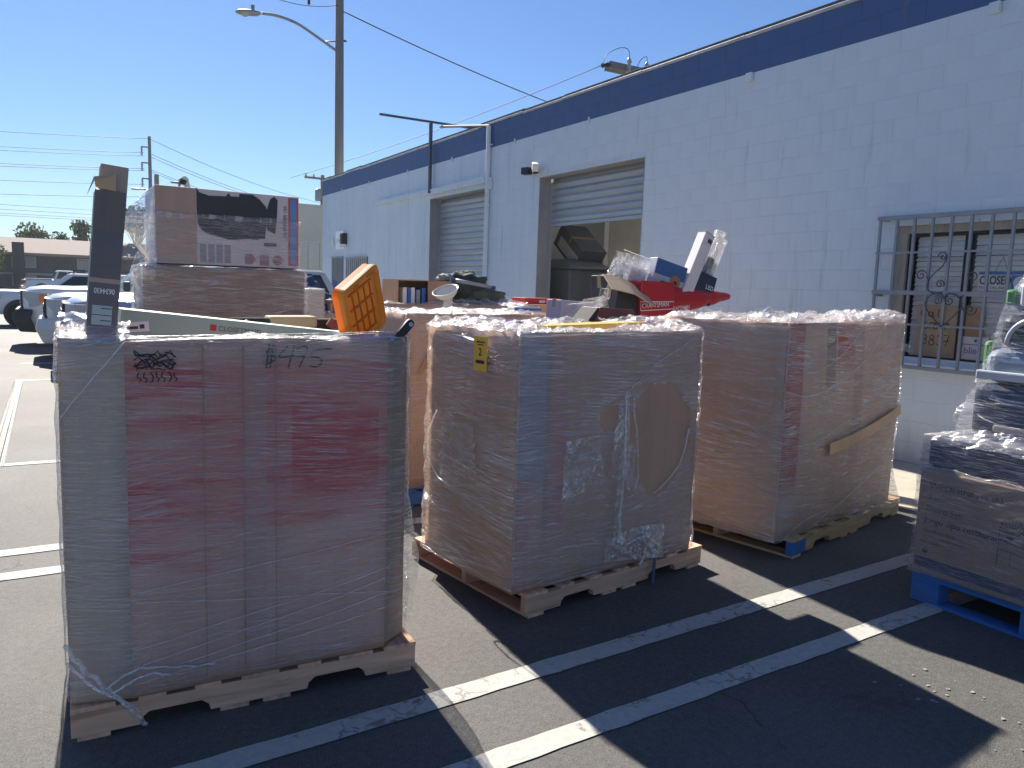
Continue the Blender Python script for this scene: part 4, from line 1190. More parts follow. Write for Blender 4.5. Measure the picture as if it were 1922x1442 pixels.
# loose film tail on the left of the stack
crumple('loose_film', pb, [(-.43, -.25, -.02), (-.40, -.255, .0), (-.40, -.20, .40), (-.44, -.2, .30)], .02, 3, 20, 50, FILMW, 10)
def tailfn(u, v):
    ww = .02 + .05 * abs(v - .45)
    x = -.405 - .135 * math.sin(math.pi * min(1, v * .95)) ** 1.3 * u
    return Vector((x + .01 * nz(u * 9, v * 14, 3), -.23 + .25 * u + .02 * nz(v * 12, u * 6, 1), .42 * v))
obj('film_wing', MB().grid(tailfn, 20, 50), STRAND, pb, smooth=True, fixn=False)
def tail2(u, v):
    x = -.50 + .03 * u + .10 * v ** 2 - .05 * (v > .7) * (v - .7) * 3
    return Vector((x + .012 * nz(u * 5, v * 9, 6), -.29 + .04 * u + .012 * nz(v * 15, u * 5, 2), .02 + .72 * (1 - v)))
for k, sx in enumerate((-.0, .075)):
    obj('loose_film', MB().grid(lambda u, v: tail2(u, v) + Vector((sx * (1 - .4 * v), .01 * k, 0)), 8, 50), FILMW, bb, smooth=True, fixn=False)
crumple('loose_film', bb, [(-.52, -.30, .70), (-.40, -.29, .66), (-.38, -.28, .80), (-.47, -.28, .84)], .03, 21, 24, 24, FILMW, 12)
wt = thing('white_tool', 'pale green and grey tool part lying on top of the printed carton', 'tool', (.70, 5.0, 2.067))
obj('tool_body', MB().prism([(0, 0), (.035, 0), (.02, .07), (.0, .085), (-.035, .06), (-.03, .05), (-.005, .05)], -.02, .02), pm('tool_green', (.45, .52, .40), .4), wt, bevel=.004)
obj('tool_grip', MB().prism([(-.03, .035), (.0, .03), (.012, .055), (-.025, .062)], -.03, .03), BLACKM, wt, bevel=.004)
obj('tool_arm', MB().box((-.075, -.012, .035), (-.02, .012, .047)).box((-.035, -.01, 0), (-.022, .01, .04)), pm('tool_grey', (.22, .24, .24), .5), wt, bevel=.003)

# ---------------------------------------------------------------- far-left load items
bt = thing('blue_tarp', 'dark blue folded tarp slung behind the wrapped carton stack', 'tarp', (1.72, 6.6, 1.28))
BT = pm('tarp_blue', (.035, .07, .15), .6, var=.2, bmp=.3, bscale=20)
crumple('tarp_sheet', bt, [(-.1, -.25, .05), (.40, -.28, .0), (.20, 0, .34), (-.05, 0, .40)], .05, 2, 30, 24, BT, 6)
obj('tarp_pole', MB().tube([(-.05, -.3, .26), (.36, -.32, .15)], .012, 8), BT, bt)
pw = thing('blue_post', 'short blue post standing up behind the orange bin lid', 'post', (2.03, 6.3, 1.2))
obj('post_body', MB().tube([(0, 0, 0), (0, 0, .38)], .016, 10).cbox((0, 0, .2), (.06, .03, .02)), pm('post_blue', (.05, .12, .38), .4), pw)
wp = thing('film_wrapped_packet', 'pale packet wrapped in clear film beside the blue post', 'packet', (1.83, 6.26, 1.26))
obj('packet_body', MB().box((-.07, -.1, 0), (.07, .1, .25)), pm('pale_packet', (.5, .5, .46), .6), wp, bevel=.02)
film_shell('stretch_film', wp, [(-.07, -.1), (.07, -.1), (.07, .1), (-.07, .1)], 0, .25, 4, off=.006, amp=.006, mat=FILMS, rag=.01, inward=.05)
tn = carton('brown_carton', 'small brown carton behind the orange bin lid', 'carton', T(2.13, 6.45, 1.25), (.28, .3, .17), CARD)

# ---------------------------------------------------------------- far box: open carton, tent, lamp
oc = thing('open_carton', 'open brown carton of white books in front of the closed roll-up door', 'carton', (3.35, 7.62, 1.30))
w, d, h = .62, .42, .31
m = MB(); m.box((-w / 2, -d / 2, 0), (w / 2, d / 2, .01)); m.box((-w / 2, d / 2 - .01, .01), (w / 2, d / 2, h)); m.box((w / 2 - .01, -d / 2, .01), (w / 2, d / 2 - .01, h)); m.box((-w / 2, -d / 2, .01), (-w / 2 + .01, d / 2 - .01, h)); m.box((-w / 2, -d / 2, h), (w / 2, d / 2, h + .01)); m.box((.03, -d / 2, .01), (w / 2 - .01, -d / 2 + .01, h))
obj('carton_shell', m, CARD, oc)
for k, (x_, c_) in enumerate(((-.24, WHITEP), (-.19, BLUEP), (-.15, WHITEP), (-.09, pm('grey_book', (.3, .33, .36), .6)), (-.03, BLUEP))):
    obj('book', MB().box((x_, -.19, .012), (x_ + .04, .1, .24 - .02 * (k % 2))), c_, oc)
obj('flap', MB().box((-.0, -.002, 0), (.24, .002, .16), M=T(.05, -.22, .31) @ RX(R(-140))), CARDL, oc)
tb = thing('tent_bundle', 'dark green canvas tent bundle heaped on the far box', 'tent', (3.95, 7.65, 1.36))
TG = pm('canvas_green', (.035, .055, .045), .85, var=.3, scale=7, bmp=.5, bscale=30)
def blob(cx_, cy_, cz_, rx, ry, rz_, seed):
    b = MB()
    def fn(u, v):
        th, ph = 2 * math.pi * u, math.pi * v
        p_ = Vector((math.sin(ph) * math.cos(th), math.sin(ph) * math.sin(th), math.cos(ph)))
        k = 1 + .28 * nz(p_.x * 2.2 + seed, p_.y * 2.2, p_.z * 2.2) + .16 * abs(nz(p_.x * 6, p_.y * 6 + seed, p_.z * 6))
        return (cx_ + rx * p_.x * k, cy_ + ry * p_.y * k, cz_ + rz_ * p_.z * k)
    return b.grid(fn, 34, 20)
obj('canvas', blob(-.02, 0, .20, .24, .2, .17, 1), TG, tb, smooth=True)
obj('canvas', blob(.16, -.05, .09, .28, .2, .12, 5), pm('canvas_pale_green', (.09, .115, .085), .8, var=.3, bmp=.6, bscale=30), tb, smooth=True)
obj('canvas_corner', blob(-.26, 0, .29, .09, .1, .05, 9), pm('canvas_grey', (.20, .22, .20), .85, bmp=.4), tb, smooth=True)
tpn = thing('tent_pole', 'grey tent pole with blue tips lying over the green tent bundle', 'pole', (3.88, 7.36, 1.60), rot=(0, R(90 + 8), R(0)))
obj('tube', MB().tube([(0, 0, -.24), (0, 0, .24)], .020, 10), pm('pole_grey', (.35, .37, .40), .35, .5), tpn, smooth=True)
obj('tip', MB().tube([(0, 0, -.27), (0, 0, -.22)], .026, 10).tube([(0, 0, .22), (0, 0, .27)], .024, 10), pm('tip_blue', (.03, .07, .22), .4), tpn)
fn_ = thing('white_lamp', 'white plastic bowl-shaped lamp head tilted on the box in the gap', 'lamp', (2.90, 5.95, 1.33))
WPL = pm('white_plastic', (.72, .71, .66), .35, var=.04, bmp=.02, trans=.2)
obj('stem', MB().lathe([(.0, .0), (.05, .0), (.045, .02), (.035, .10), (.04, .13), (0, .13)], 18), WPL, fn_, smooth=True)
obj('shade', MB().lathe([(.02, 0), (.05, .012), (.09, .05), (.115, .09), (.112, .092), (.086, .054), (.047, .018), (.0, .01)], 28, M=T(0, 0, .12) @ RY(R(-24)) @ RX(R(12))), WPL, fn_, smooth=True)
# blue/white package in gap box
bp = thing('blue_white_packet', 'flat blue and white packet under film near the red flat carton', 'packet', (3.20, 5.2, 1.385))
obj('packet_body', MB().box((-.12, -.06, 0), (.12, .06, .04)), WHITEP, bp, bevel=.012)
obj('blue_band', MB().box((-.122, -.062, .008), (.122, -.0605, .028)).box((-.05, -.06, .0405), (.1, .05, .042)), BLUEP, bp)
rf = thing('red_flat_carton', 'flat red carton lying near the half-open roll-up door', 'carton', (4.93, 7.75, 1.396))
obj('carton_body', MB().box((-.24, -.15, 0), (.24, .15, .07)), REDP, rf, bevel=.004)
obj('white_lettering', MB().box((-.05, -.152, .015), (.03, -.1505, .045)).box((.05, -.152, .015), (.15, -.1505, .045)), WHITEP, rf)
b9 = thing('support_carton', 'long brown carton supporting the flat red carton', 'carton', (4.80, 7.75, 0), 0)
obj('carton_body', MB().box((-.3, -.3, .003), (.6, .4, 1.395)), CARD, b9, bevel=.004)
crumple('bunched_film', b5, [(.05, .0, 1.36), (1.15, .0, 1.38), (1.1, .5, 1.39), (.05, .5, 1.37)], .03, 14, 60, 26, FILMW, 9)
crumple('bunched_film', b6, [(.9, -.02, 1.37), (1.7, -.02, 1.40), (1.7, .2, 1.44), (.9, .2, 1.42)], .04, 17, 40, 16, FILMW, 8)

# ---------------------------------------------------------------- pile behind boxes 2 and 3
REDB = pm('red_sack', (.46, .012, .022), .38, var=.12, bmp=.15, bscale=30)
r1 = thing('red_carton', 'upright red sack with white lettered panel on the pile', 'sack', (5.043, 5.76, 1.32), R(-3)); r1.scale = (1.28, 1.28, 1.28)
obj('carton_body', MB().prism([(-.15, 0), (.16, .04), (.16, .275), (-.16, .285), (-.165, .14)], -.02, .16), REDB, r1, bevel=.012)
text('lettering', 'CRAFTSMAN', .052, WHITEP, r1, T(-.145, -.0225, .075) @ FACE_FRONT @ RZ(R(5)), sx=.86)
obj('lettering_frame', strokes([[(-.155, .058), (.01 + .145, .078), (.155, .132), (-.158, .125), (-.155, .058)]], .006), WHITEP, r1, T(0, -.0222, 0) @ FACE_FRONT)
r2 = thing('red_sack', 'long red bag with pointed end overhanging the pile', 'sack', (5.709, 5.786, 1.358), R(-2)); r2.scale = (1.28, 1.28, 1.28)
def sackfn(u, v):
    x = -.36 + .72 * u
    ztop = .235 - .06 * u ** 2; zbot = -.0 + .14 * u ** 1.5
    a = 2 * math.pi * v
    th = .10 * (1 - u ** 3) + .012
    return (x, th * math.cos(a) + .1, (ztop + zbot) / 2 + (ztop - zbot) / 2 * math.sin(a) + .012 * nz(u * 9, math.cos(a) * 2, math.sin(a) * 2))
obj('bag_body', MB().grid(sackfn, 30, 20), REDB, r2, smooth=True)
text('lettering', 'CRAFTSMAN', .045, WHITEP, r2, T(-.34, -.013, .03) @ FACE_FRONT @ RZ(R(7)), sx=.7)
wlc = thing('long_white_carton', 'long white carton leaning out of the pile', 'carton', (5.472, 5.862, 1.486), rot=(0, R(24), 0)); wlc.scale = (1.28, 1.28, 1.28)
obj('carton_body', MB().box((-.07, -.045, -.05), (.035, .045, .58)), pm('white_carton', (.68, .64, .66), .55, var=.06), wlc, bevel=.003)
obj('end_label', MB().box((-.02, -.0465, .51), (.025, -.0455, .545)), INKF, wlc)
obj('end_flap', MB().box((-.072, -.046, .581), (.036, .046, .585)), CARDL, wlc)
tbx = thing('dark_tube_carton', 'dark blue carton below the clear plastic tubes', 'carton', (5.702, 5.914, 1.486), rot=(0, R(16), 0)); tbx.scale = (1.28, 1.28, 1.28)
obj('carton_body', MB().box((-.10, -.07, .0), (.10, .07, .235)), pm('navy_carton', (.025, .035, .075), .45), tbx, bevel=.004)
text('lettering', 'LED', .05, WHITEP, tbx, T(-.0, -.0715, .12) @ FACE_FRONT)
CLR = make_film('clear_plastic', .14, .45, .08, freq=.5, uv=False)
for k, (dx, dz, ln, r_) in enumerate([(.01, .0, .36, .045), (.075, -.03, .33, .045), (-.05, -.02, .30, .04)]):
    tu = thing('clear_tube', ['clear plastic tube, longest of three, beside the long white carton', 'clear plastic tube farthest from the long white carton', 'clear plastic tube with dark printed insert against the long white carton'][k], 'tube', (5.798 + dx * 1.28, 5.914 + .038 * k, 1.787 + dz * 1.28), rot=(0, R(24), 0), group='clear plastic tubes on the pile'); tu.scale = (1.28, 1.28, 1.28)
    obj('tube_wall', MB().lathe([(r_, -.05), (r_, ln), (r_ * .98, ln), (r_ * .96, -.04)], 20), CLR, tu, smooth=True)
    obj('tube_cap', MB().lathe([(r_ * 1.08, ln - .02), (r_ * 1.1, ln + .006), (r_ * .8, ln + .008), (r_ * .78, ln - .006), (0, ln - .006)], 20), CLR, tu, smooth=True)
    obj('insert', MB().lathe([(0, .0), (r_ * .8, .0), (r_ * .8, .13), (0, .13)], 14), [BLACKM, WHITEP, INKF][k], tu)
bx = thing('blue_white_carton', 'blue and white carton with an orange disc on the pile', 'carton', (5.197, 5.965, 1.614), rot=(0, R(14), R(-5))); bx.scale = (1.28, 1.28, 1.28)
obj('carton_body', MB().box((-.10, -.08, -.02), (.20, .02, .22)), pm('lavender_carton', (.46, .47, .55), .5), bx, bevel=.004)
obj('blue_face', MB().box((-.096, -.0825, .10), (.198, -.0805, .215)), pm('blue_face', (.04, .12, .30), .4, bmp=0), bx)
obj('orange_disc', MB().lathe([(0, 0), (.05, 0), (.05, .003), (0, .003)], 24, M=T(.11, -.0830, .08) @ RX(R(90))), pm('orange_disc', (.40, .16, .07), .5, bmp=0), bx)
obj('disc_hole', MB().lathe([(0, 0), (.018, 0), (.018, .003), (0, .003)], 16, M=T(.11, -.0865, .07) @ RX(R(90))), INK, bx)
obj('print_lines', MB().box((-.02, -.0825, .05), (.04, -.0805, .06)).box((-.02, -.0825, .03), (.03, -.0805, .04)), INKF, bx)
kb = thing('kraft_sheet', 'bent light kraft board lying on the pile under film', 'board', (4.685, 5.734, 1.614), rot=(R(30), R(10), R(-10))); kb.scale = (1.28, 1.28, 1.28)
obj('board', MB().box((-.19, -.11, 0), (.0, .11, .006)).box((-.0, -.11, 0), (.21, .11, .006), M=RY(R(16))), CARDL, kb)
bg_ = carton('black_carton', 'black carton leaning beside the upright red sack', 'carton', T(4.71, 5.914, 1.23) @ RY(R(8)), (0.333, 0.256, 0.346), pm('black_carton', (.03, .032, .038), .5))
bg2 = carton('black_carton', 'black carton behind the bent kraft board, high on the pile', 'carton', T(4.864, 6.144, 1.307) @ RY(R(-6)), (0.384, 0.256, 0.435), pm('black_carton2', (.04, .042, .045), .5))
lv = carton('lavender_carton', 'pale lavender carton lying low beside the black carton on the pile', 'carton', T(4.378, 6.118, 1.204) @ RY(R(3)), (0.589, 0.256, 0.256), pm('lavender', (.42, .40, .52), .55))
lv2 = carton('lavender_carton', 'pale lavender carton in clear film high on the pile', 'carton', T(4.90, 6.067, 1.486) @ RY(R(12)) @ RZ(R(6)), (0.25, 0.2, 0.34), pm('lavender2', (.50, .50, .56), .55))
mr = thing('maroon_carton', 'dark maroon carton lying on the rim of the yellow-tagged box', 'carton', (3.10, 3.98, 1.32), rot=(0, 0, R(2)))
obj('carton_body', MB().prism([(-.20, 0), (.20, .0), (.15, .13), (-.13, .14)], -.06, .12), pm('maroon_card', (.15, .045, .04), .5), mr, bevel=.004)
obj('print_lines', MB().box((.03, -.0615, .03), (.035, -.0605, .10)).box((.05, -.0615, .03), (.054, -.0605, .09)), INKF, mr)
obj('dark_end', MB().prism([(-.27, 0), (-.203, .0), (-.133, .138), (-.145, .138)], -.055, .115), pm('dark_card', (.03, .03, .035), .8), mr)
crumple('film_peak', b7, [(0.128, -0.038, 1.332), (0.64, 0.026, 1.524), (0.576, 0.205, 1.947), (0.384, 0.154, 1.691)], .02, 24, 40, 40, FILMW, 8)
crumple('film_peak', b7, [(0.15, -.07, 1.42), (.80, -.09, 1.50), (1.15, -.06, 1.80), (.42, -.03, 1.93)], .03, 25, 50, 40, FILMW, 5)
crumple('film_peak', b7, [(0.538, 0.064, 1.614), (1.19, 0.026, 1.64), (1.19, 0.026, 1.87), (0.512, 0.128, 1.972)], .02, 27, 44, 36, FILMS if False else FILMW, 7)
crumple('film_peak', b7, [(-0.205, -0.038, 1.32), (0.538, -0.077, 1.409), (0.998, -0.064, 1.64), (0.026, 0, 1.486)], .012, 28, 50, 30, CLR, 6)
crumple('film_peak', b7, [(0.704, -0.064, 1.563), (1.664, -0.051, 1.512), (1.792, -0.038, 1.588), (0.64, -0.051, 1.64)], .012, 29, 60, 14, FILMW, 9)
crumple('film_peak', b7, [(0.448, -0.102, 1.307), (1.856, -0.128, 1.358), (1.92, 0, 1.435), (0.512, 0, 1.384)], .03, 31, 80, 16, FILMW, 9)
for k, pts in enumerate([[(-0.205, -0.064, 1.435), (0.192, -0.09, 1.486), (0.614, -0.077, 1.614), (0.896, -0.064, 1.652)], [(-0.128, -0.077, 1.332), (0.256, -0.102, 1.422), (0.576, -0.09, 1.588)], [(0.512, 0, 1.972), (0.832, 0, 1.908), (1.203, 0, 1.857)], [(0.704, -0.077, 1.64), (1.152, -0.064, 1.614), (1.792, -0.051, 1.588)], [(0.128, -0.102, 1.358), (0.64, -0.115, 1.435), (1.024, -0.102, 1.588)]]):
    strand(b7, pts, .007, 60 + k)
# things in the middle box
yl = thing('yellow_strip', 'yellow plastic strip lying along the rim of the yellow-tagged box', 'strip', (1.98, 3.14, 1.345), R(6.5))
obj('strip_body', MB().box((.1, 0, 0), (.80, .14, .035), M=RY(R(-1.6))), pm('yellow_plastic', (.80, .58, .16), .4, trans=.2), yl, bevel=.006)
pu = thing('purple_packet', 'shiny purple packet inside the rim of the yellow-tagged box', 'packet', (2.02, 3.42, 1.30), R(5))
obj('packet_body', blob(0, 0, .05, .14, .09, .045, 3), pm('purple_film', (.10, .02, .13), .25, var=.2), pu, smooth=True)
crumple('bunched_film', b2, [(.02, .02, 1.36), (.55, .02, 1.35), (.5, .40, 1.40), (.0, .6, 1.40)], .035, 44, 60, 40, FILMW, 9)
crumple('bunched_film', b2, [(.70, .0, 1.37), (1.26, .0, 1.37), (1.26, .3, 1.42), (.75, .3, 1.40)], .03, 45, 50, 30, FILMW, 9)

# ---------------------------------------------------------------- right load on the blue pallet
RT = RZ(R(-90))
ct = carton('bistro_carton', 'brown printed bistro set carton wrapped in film on the blue pallet', 'carton', T(4.30, 1.72, .145) @ RT, (1.17, .80, .55), make_card('bistro_card', (.30, .205, .15)), tape=False)
PC = [(-.585, -.40), (.585, -.40), (.585, .40), (-.585, .40)]
film_shell('stretch_film', ct, PC, -.01, .56, 51, off=.014, amp=.011, rag=.02, inward=.1, mat=FILM, slant=-1.6)
obj('navy_band', MB().box((-.57, -.4015, .03), (.58, -.4005, .085)), pm('navy_print', (.03, .05, .10), .6, bmp=0), ct)
FC = lambda x, z: T(x, -.4022, z) @ FACE_FRONT
text('lettering', 'WEDDINGTON', .052, INKF, ct, FC(-.53, .455))
text('lettering', '3 pc', .040, INKF, ct, FC(-.53, .395))
text('lettering', 'Bistro Set', .046, INKF, ct, FC(-.535, .335))
text('lettering', 'Juego tipo restaurante', .046, INK, ct, FC(-.54, .275), bold=.0006)
text('lettering', 'Dark Brown Finish', .022, INKF, ct, FC(-.54, .225))
text('lettering', 'Acabado marron oscuro', .022, INKF, ct, FC(-.54, .195))
text('lettering', 'For outdoor use', .018, INKF, ct, FC(-.54, .165))
ch = []
def chair(x, z, s_):
    L_ = [arc(x + .09 * s_, z + .20 * s_, .085 * s_, 0, 180, 12, .10 * s_), [(x + .005 * s_, z + .2 * s_), (x + .005 * s_, z - .1 * s_)], [(x + .175 * s_, z + .2 * s_), (x + .18 * s_, z + .08 * s_), (x + .23 * s_, z + .07 * s_), (x + .23 * s_, z - .12 * s_)], [(x + .005 * s_, z + .04 * s_), (x + .23 * s_, z + .02 * s_)], [(x + .1 * s_, z + .02 * s_), (x + .1 * s_, z - .08 * s_)], [(x, z + .1 * s_), (x + .2 * s_, z + .1 * s_)]]
    for k in range(9):
        a = R(10 + k * 20); L_.append([(x + .09 * s_, z + .12 * s_), (x + .09 * s_ + .085 * s_ * math.cos(a), z + .2 * s_ + .1 * s_ * math.sin(a))])
    return L_
ch += chair(-.17, .20, .62) + [[(.02, .26), (.17, .25)], [(.09, .25), (.09, .16)], [(.09, .17), (.03, .06)], [(.09, .17), (.15, .06)], [(.09, .17), (.09, .05)], [(.05, .24), (.13, .2)]] + chair(.20, .20, .62)
obj('line_drawing', strokes(ch, .0045), INKF, ct, FC(0, 0.02))
obj('emblem', MB().add([(-.52 + .016 * math.cos(a * .5), -.402, .125 + .016 * math.sin(a * .5)) for a in range(13)], [tuple(range(13))]), INK, ct)
nb = thing('navy_sack', 'flat dark navy packed bag wrapped in shiny film above the bistro carton', 'bag', (4.32, 1.74, .70), R(-90))
NVB = pm('navy_fabric', (.025, .04, .085), .6, var=.2, bmp=.3)
obj('bag_body', MB().box((-.57, -.37, 0), (.57, .37, .17)), NVB, nb, bevel=.03)
PN = [(-.575, -.375), (.575, -.375), (.575, .375), (-.575, .375)]
film_shell('stretch_film', nb, PN, -.01, .17, 55, off=.012, amp=.012, rag=.03, inward=.3, mat=FILMS, slant=-1.0)
crumple('bunched_film', nb, [(-.58, -.385, .14), (.58, -.385, .13), (.56, -.26, .20), (-.40, -.26, .22)], .022, 51, 90, 20, FILMW, 12)
ub = thing('clear_bag_bundle', 'tall bundle of dark and green bags in shiny film above the bistro carton', 'bundle', (4.40, 1.76, .872), R(-90))
GRB = pm('green_bag', (.13, .30, .11), .5); DKB = pm('dark_bag', (.035, .045, .06), .45, var=.2); SLV = pm('silver_bag', (.32, .36, .44), .3, var=.2)
ub.scale = (1, 1, 1.14)
def pack(z0, z1, x0, y0, m_, bv=.06): return obj('bag', MB().box((x0, y0, z0), (.36, .28, z1)), m_, ub, bevel=bv, seg=4)
pack(.005, .25, -.43, -.315, NVB, .05)
pack(.255, .41, -.40, -.30, SLV)
pack(.415, .56, -.355, -.27, DKB, .05)
pack(.565, .72, -.32, -.245, SLV)
pack(.725, .93, -.275, -.215, NVB)
obj('bag_band', MB().box((-.415, -.325, .27), (-.10, -.302, .31)), pm('pale_band', (.55, .56, .58), .4), ub, bevel=.008)
obj('bag_hoop', MB().tube([(x_, -.285, z_) for x_, z_ in arc(-.18, .43, .12, 0, 180, 14, .11)], .012, 8), pm('pale_hoop', (.5, .52, .56), .35), ub, smooth=True)
obj('white_plate', MB().box((-.27, -.262, .60), (-.08, -.246, .69)), WHITEP, ub, bevel=.015)
obj('green_bag', MB().box((-.425, -.26, .28), (-.375, -.18, .44)), GRB, ub, bevel=.02)
obj('green_bag', MB().box((-.345, -.255, .60), (-.30, -.19, .67)), GRB, ub, bevel=.012)
obj('grip_handle', MB().box((-.30, -.335, .045), (-.06, -.317, .075)), pm('handle_beige', (.5, .45, .38), .5), ub, bevel=.01)
def tap(z): return 1.0 - .40 * min(1, max(0, z / .80)) + .025 * math.sin(z * 14)
film_shell('stretch_film', ub, [(-.47, -.35), (.47, -.35), (.47, .35), (-.47, .35)], 0, .95, 58, off=.0, amp=.035, rag=.05, inward=.25, mat=FILMS, taper=tap, slant=-.8)
crumple('bunched_film', ub, [(-.46, -.36, -.02), (.42, -.36, -.01), (.40, -.26, .08), (-.42, -.26, .08)], .03, 61, 60, 16, FILMW, 12)
for k in range(12):
    za = rnd.uniform(.05, .8); s0 = tap(za)
    strand(ub, [(-.43 * s0, -.2 * s0, za + .05), (-.36 * s0, -.345 * s0, za), (0, -.36 * s0, za - .03), (.4 * s0, -.35 * s0, za - .07 + rnd.uniform(-.1, .1))], .005, 70 + k)

# ---------------------------------------------------------------- vehicles
GLASSV = pm('car_glass', (.03, .04, .05), .08, var=.05, bmp=0)
TYRE = pm('tyre', (.025, .025, .026), .85, var=.2)
RIM = pm('alloy', (.4, .41, .42), .3, .8, var=.05, bmp=0)
BLKP = pm('black_plastic', (.03, .032, .036), .55)
CHROME = pm('chrome', (.7, .7, .7), .15, 1.0, bmp=0)
HEADL = pm('headlight', (.45, .47, .48), .1, var=.1, bmp=0)
AMBER = pm('amber_lens', (.75, .16, .02), .3, bmp=0)
REDL = pm('red_lens', (.40, .02, .02), .25, bmp=0)
def vehicle(name, label, cat, loc, rz, paint, suv=False, bumper=None, grille=None, s=1.0, fog=False, rack=False, writing=None):
    v = thing(name, label, cat, loc, rz, 'vehicles parked on the lot')
    ST = [(2.78, .70, .50, 1.10), (2.68, .86, .42, 1.16), (2.45, .95, .40, 1.20), (1.9, .985, .42, 1.20), (1.05, .995, .42, 1.24), (-.9, .995, .42, 1.20), (-2.3, .985, .45, 1.20), (-2.75, .95, .55, 1.16)]
    rings = []
    for x, w_, zb, zt in ST:
        rings.append([(x, -w_ * .93, zb), (x, -w_, zb + .12), (x, -w_, zt - .26), (x, -w_ * .97, zt - .12), (x, -w_ * .88, zt - .03), (x, -w_ * .45, zt + .02), (x, 0, zt + .025), (x, w_ * .45, zt + .02), (x, w_ * .88, zt - .03), (x, w_ * .97, zt - .12), (x, w_, zt - .26), (x, w_, zb + .12), (x, w_ * .93, zb)])
    obj('body', MB().loft(rings), paint, v, smooth=True, bevel=.02)
    xr = -2.35 if suv else -.72
    lo_ = [(1.22, .93), (xr - .28, .95)]; hi_ = [(.42, .76), (xr + .05, .78)]
    zb, zt = 1.17, 1.83 if suv else 1.86
    def rect(f, w0, b_, w1, z): return [(f, -w0, z), (f, w0, z), (b_, w1, z), (b_, -w1, z)]
    obj('cab', MB().loft([rect(lo_[0][0], lo_[0][1], lo_[1][0], lo_[1][1], zb), rect(hi_[0][0], hi_[0][1], hi_[1][0], hi_[1][1], zt - .06), rect(hi_[0][0] - .12, hi_[0][1] - .1, hi_[1][0] + .1, hi_[1][1] - .1, zt)]), paint, v, bevel=.03, seg=3)
    def side(u, t, sg):
        a = Vector((lo_[0][0], sg * lo_[0][1], zb)).lerp(Vector((lo_[1][0], sg * lo_[1][1], zb)), u)
        b_ = Vector((hi_[0][0], sg * hi_[0][1], zt - .06)).lerp(Vector((hi_[1][0], sg * hi_[1][1], zt - .06)), u)
        return a.lerp(b_, t) + Vector((0, sg * .008, .004))
    wins = [(.10, .47), (.51, .92)] if not suv else [(.07, .31), (.34, .60), (.63, .95)]
    for sg in (1, -1):
        for a, b_ in wins:
            q = [side(a, .14, sg), side(b_, .14, sg), side(b_, .92, sg), side(a + .02, .92, sg)]
            obj('side_window', MB().add(q, [(0, 1, 2, 3)]), GLASSV, v, fixn=False)
    def fr(y, t): 
        a = Vector((lo_[0][0], y * lo_[0][1], zb)); b_ = Vector((hi_[0][0], y * hi_[0][1], zt - .06)); return a.lerp(b_, t) + Vector((.008, 0, .008))
    obj('windshield', MB().add([fr(-.92, .06), fr(.92, .06), fr(.92, .95), fr(-.92, .95)], [(0, 1, 2, 3)]), GLASSV, v, fixn=False)
    def re(y, t):
        a = Vector((lo_[1][0], y * lo_[1][1], zb)); b_ = Vector((hi_[1][0], y * hi_[1][1], zt - .06)); return a.lerp(b_, t) + Vector((-.008, 0, .004))
    obj('rear_window', MB().add([re(-.85, .2), re(.85, .2), re(.85, .9), re(-.85, .9)], [(0, 1, 2, 3)]), GLASSV, v, fixn=False)
    for x in (1.80, -1.75):
        for sg in (1, -1):
            obj('wheel_arch', MB().lathe([(0, 0), (.47, 0), (.47, .02), (0, .02)], 28, M=T(x, sg * .99, .44) @ RX(R(90 * sg)) @ T(0, 0, -.012)), BLKP, v)
            wh_ = link('wheel', MB().lathe([(.22, -.1), (.36, -.1), (.39, -.06), (.39, .06), (.36, .1), (.22, .1), (.2, .06), (.2, -.06)], 28).mesh('wheel', TYRE, True), v, T(x, sg * .92, .392) @ RX(R(90)))
            m_ = MB(); m_.lathe([(0, .07 * sg * -1), (.05, .08 * sg * -1), (.215, .06 * sg * -1), (.225, .095 * sg * -1)], 20)
            obj('rim', m_, RIM, wh_, smooth=True)
    obj('front_bumper', MB().loft([[(2.56, -.97, .31), (2.86, -.72, .31), (2.86, .72, .31), (2.56, .97, .31)], [(2.66, -1.0, .58), (2.98, -.72, .58), (2.98, .72, .58), (2.66, 1.0, .58)], [(2.62, -.99, .76), (2.93, -.72, .76), (2.93, .72, .76), (2.62, .99, .76)]]), bumper or BLKP, v, bevel=.03)
    gl_ = obj('grille', MB().box((2.70, -.62, .765), (2.83, .62, 1.12)), grille or BLKP, v, bevel=.02)
    for k in range(4): obj('grille_bar', MB().box((2.825, -.58, .80 + k * .062), (2.85, .58, .825 + k * .062)), CHROME if grille is None else grille, gl_, bevel=.008)
    for sg in (1, -1):
        hl = obj('headlight', MB().loft([[(2.80, sg * .64, .80), (2.80, sg * .64, 1.10), (2.66, sg * .9, 1.11), (2.66, sg * .9, .80)], [(2.70, sg * .64, .80), (2.70, sg * .64, 1.10), (2.36, sg * 1.0, 1.10), (2.36, sg * 1.0, .88)]]), HEADL, v, bevel=.015)
        obj('marker_lens', MB().box((2.34, sg * .985 - .012, .90), (2.50, sg * .985 + .022, 1.05)), AMBER, v, bevel=.008)
        obj('tail_light', MB().box((-2.82, sg * .86 - .1, .85), (-2.68, sg * .86 + .09, 1.12)), REDL, v, bevel=.01)
        obj('mirror', MB().cbox((.98, sg * 1.12, 1.26), (.12, .22, .2)), BLKP, v, bevel=.03)
        obj('door_seam', MB().box((-.72, sg * .9955 - .003, .5), (-.71, sg * .9955 + .003, 1.06)).box((.88, sg * .9955 - .003, .5), (.89, sg * .9955 + .003, 1.06)), BLKP, v)
        obj('door_handle', MB().cbox((-.5, sg * 1.005, .98), (.18, .03, .035)), paint, v, bevel=.01)
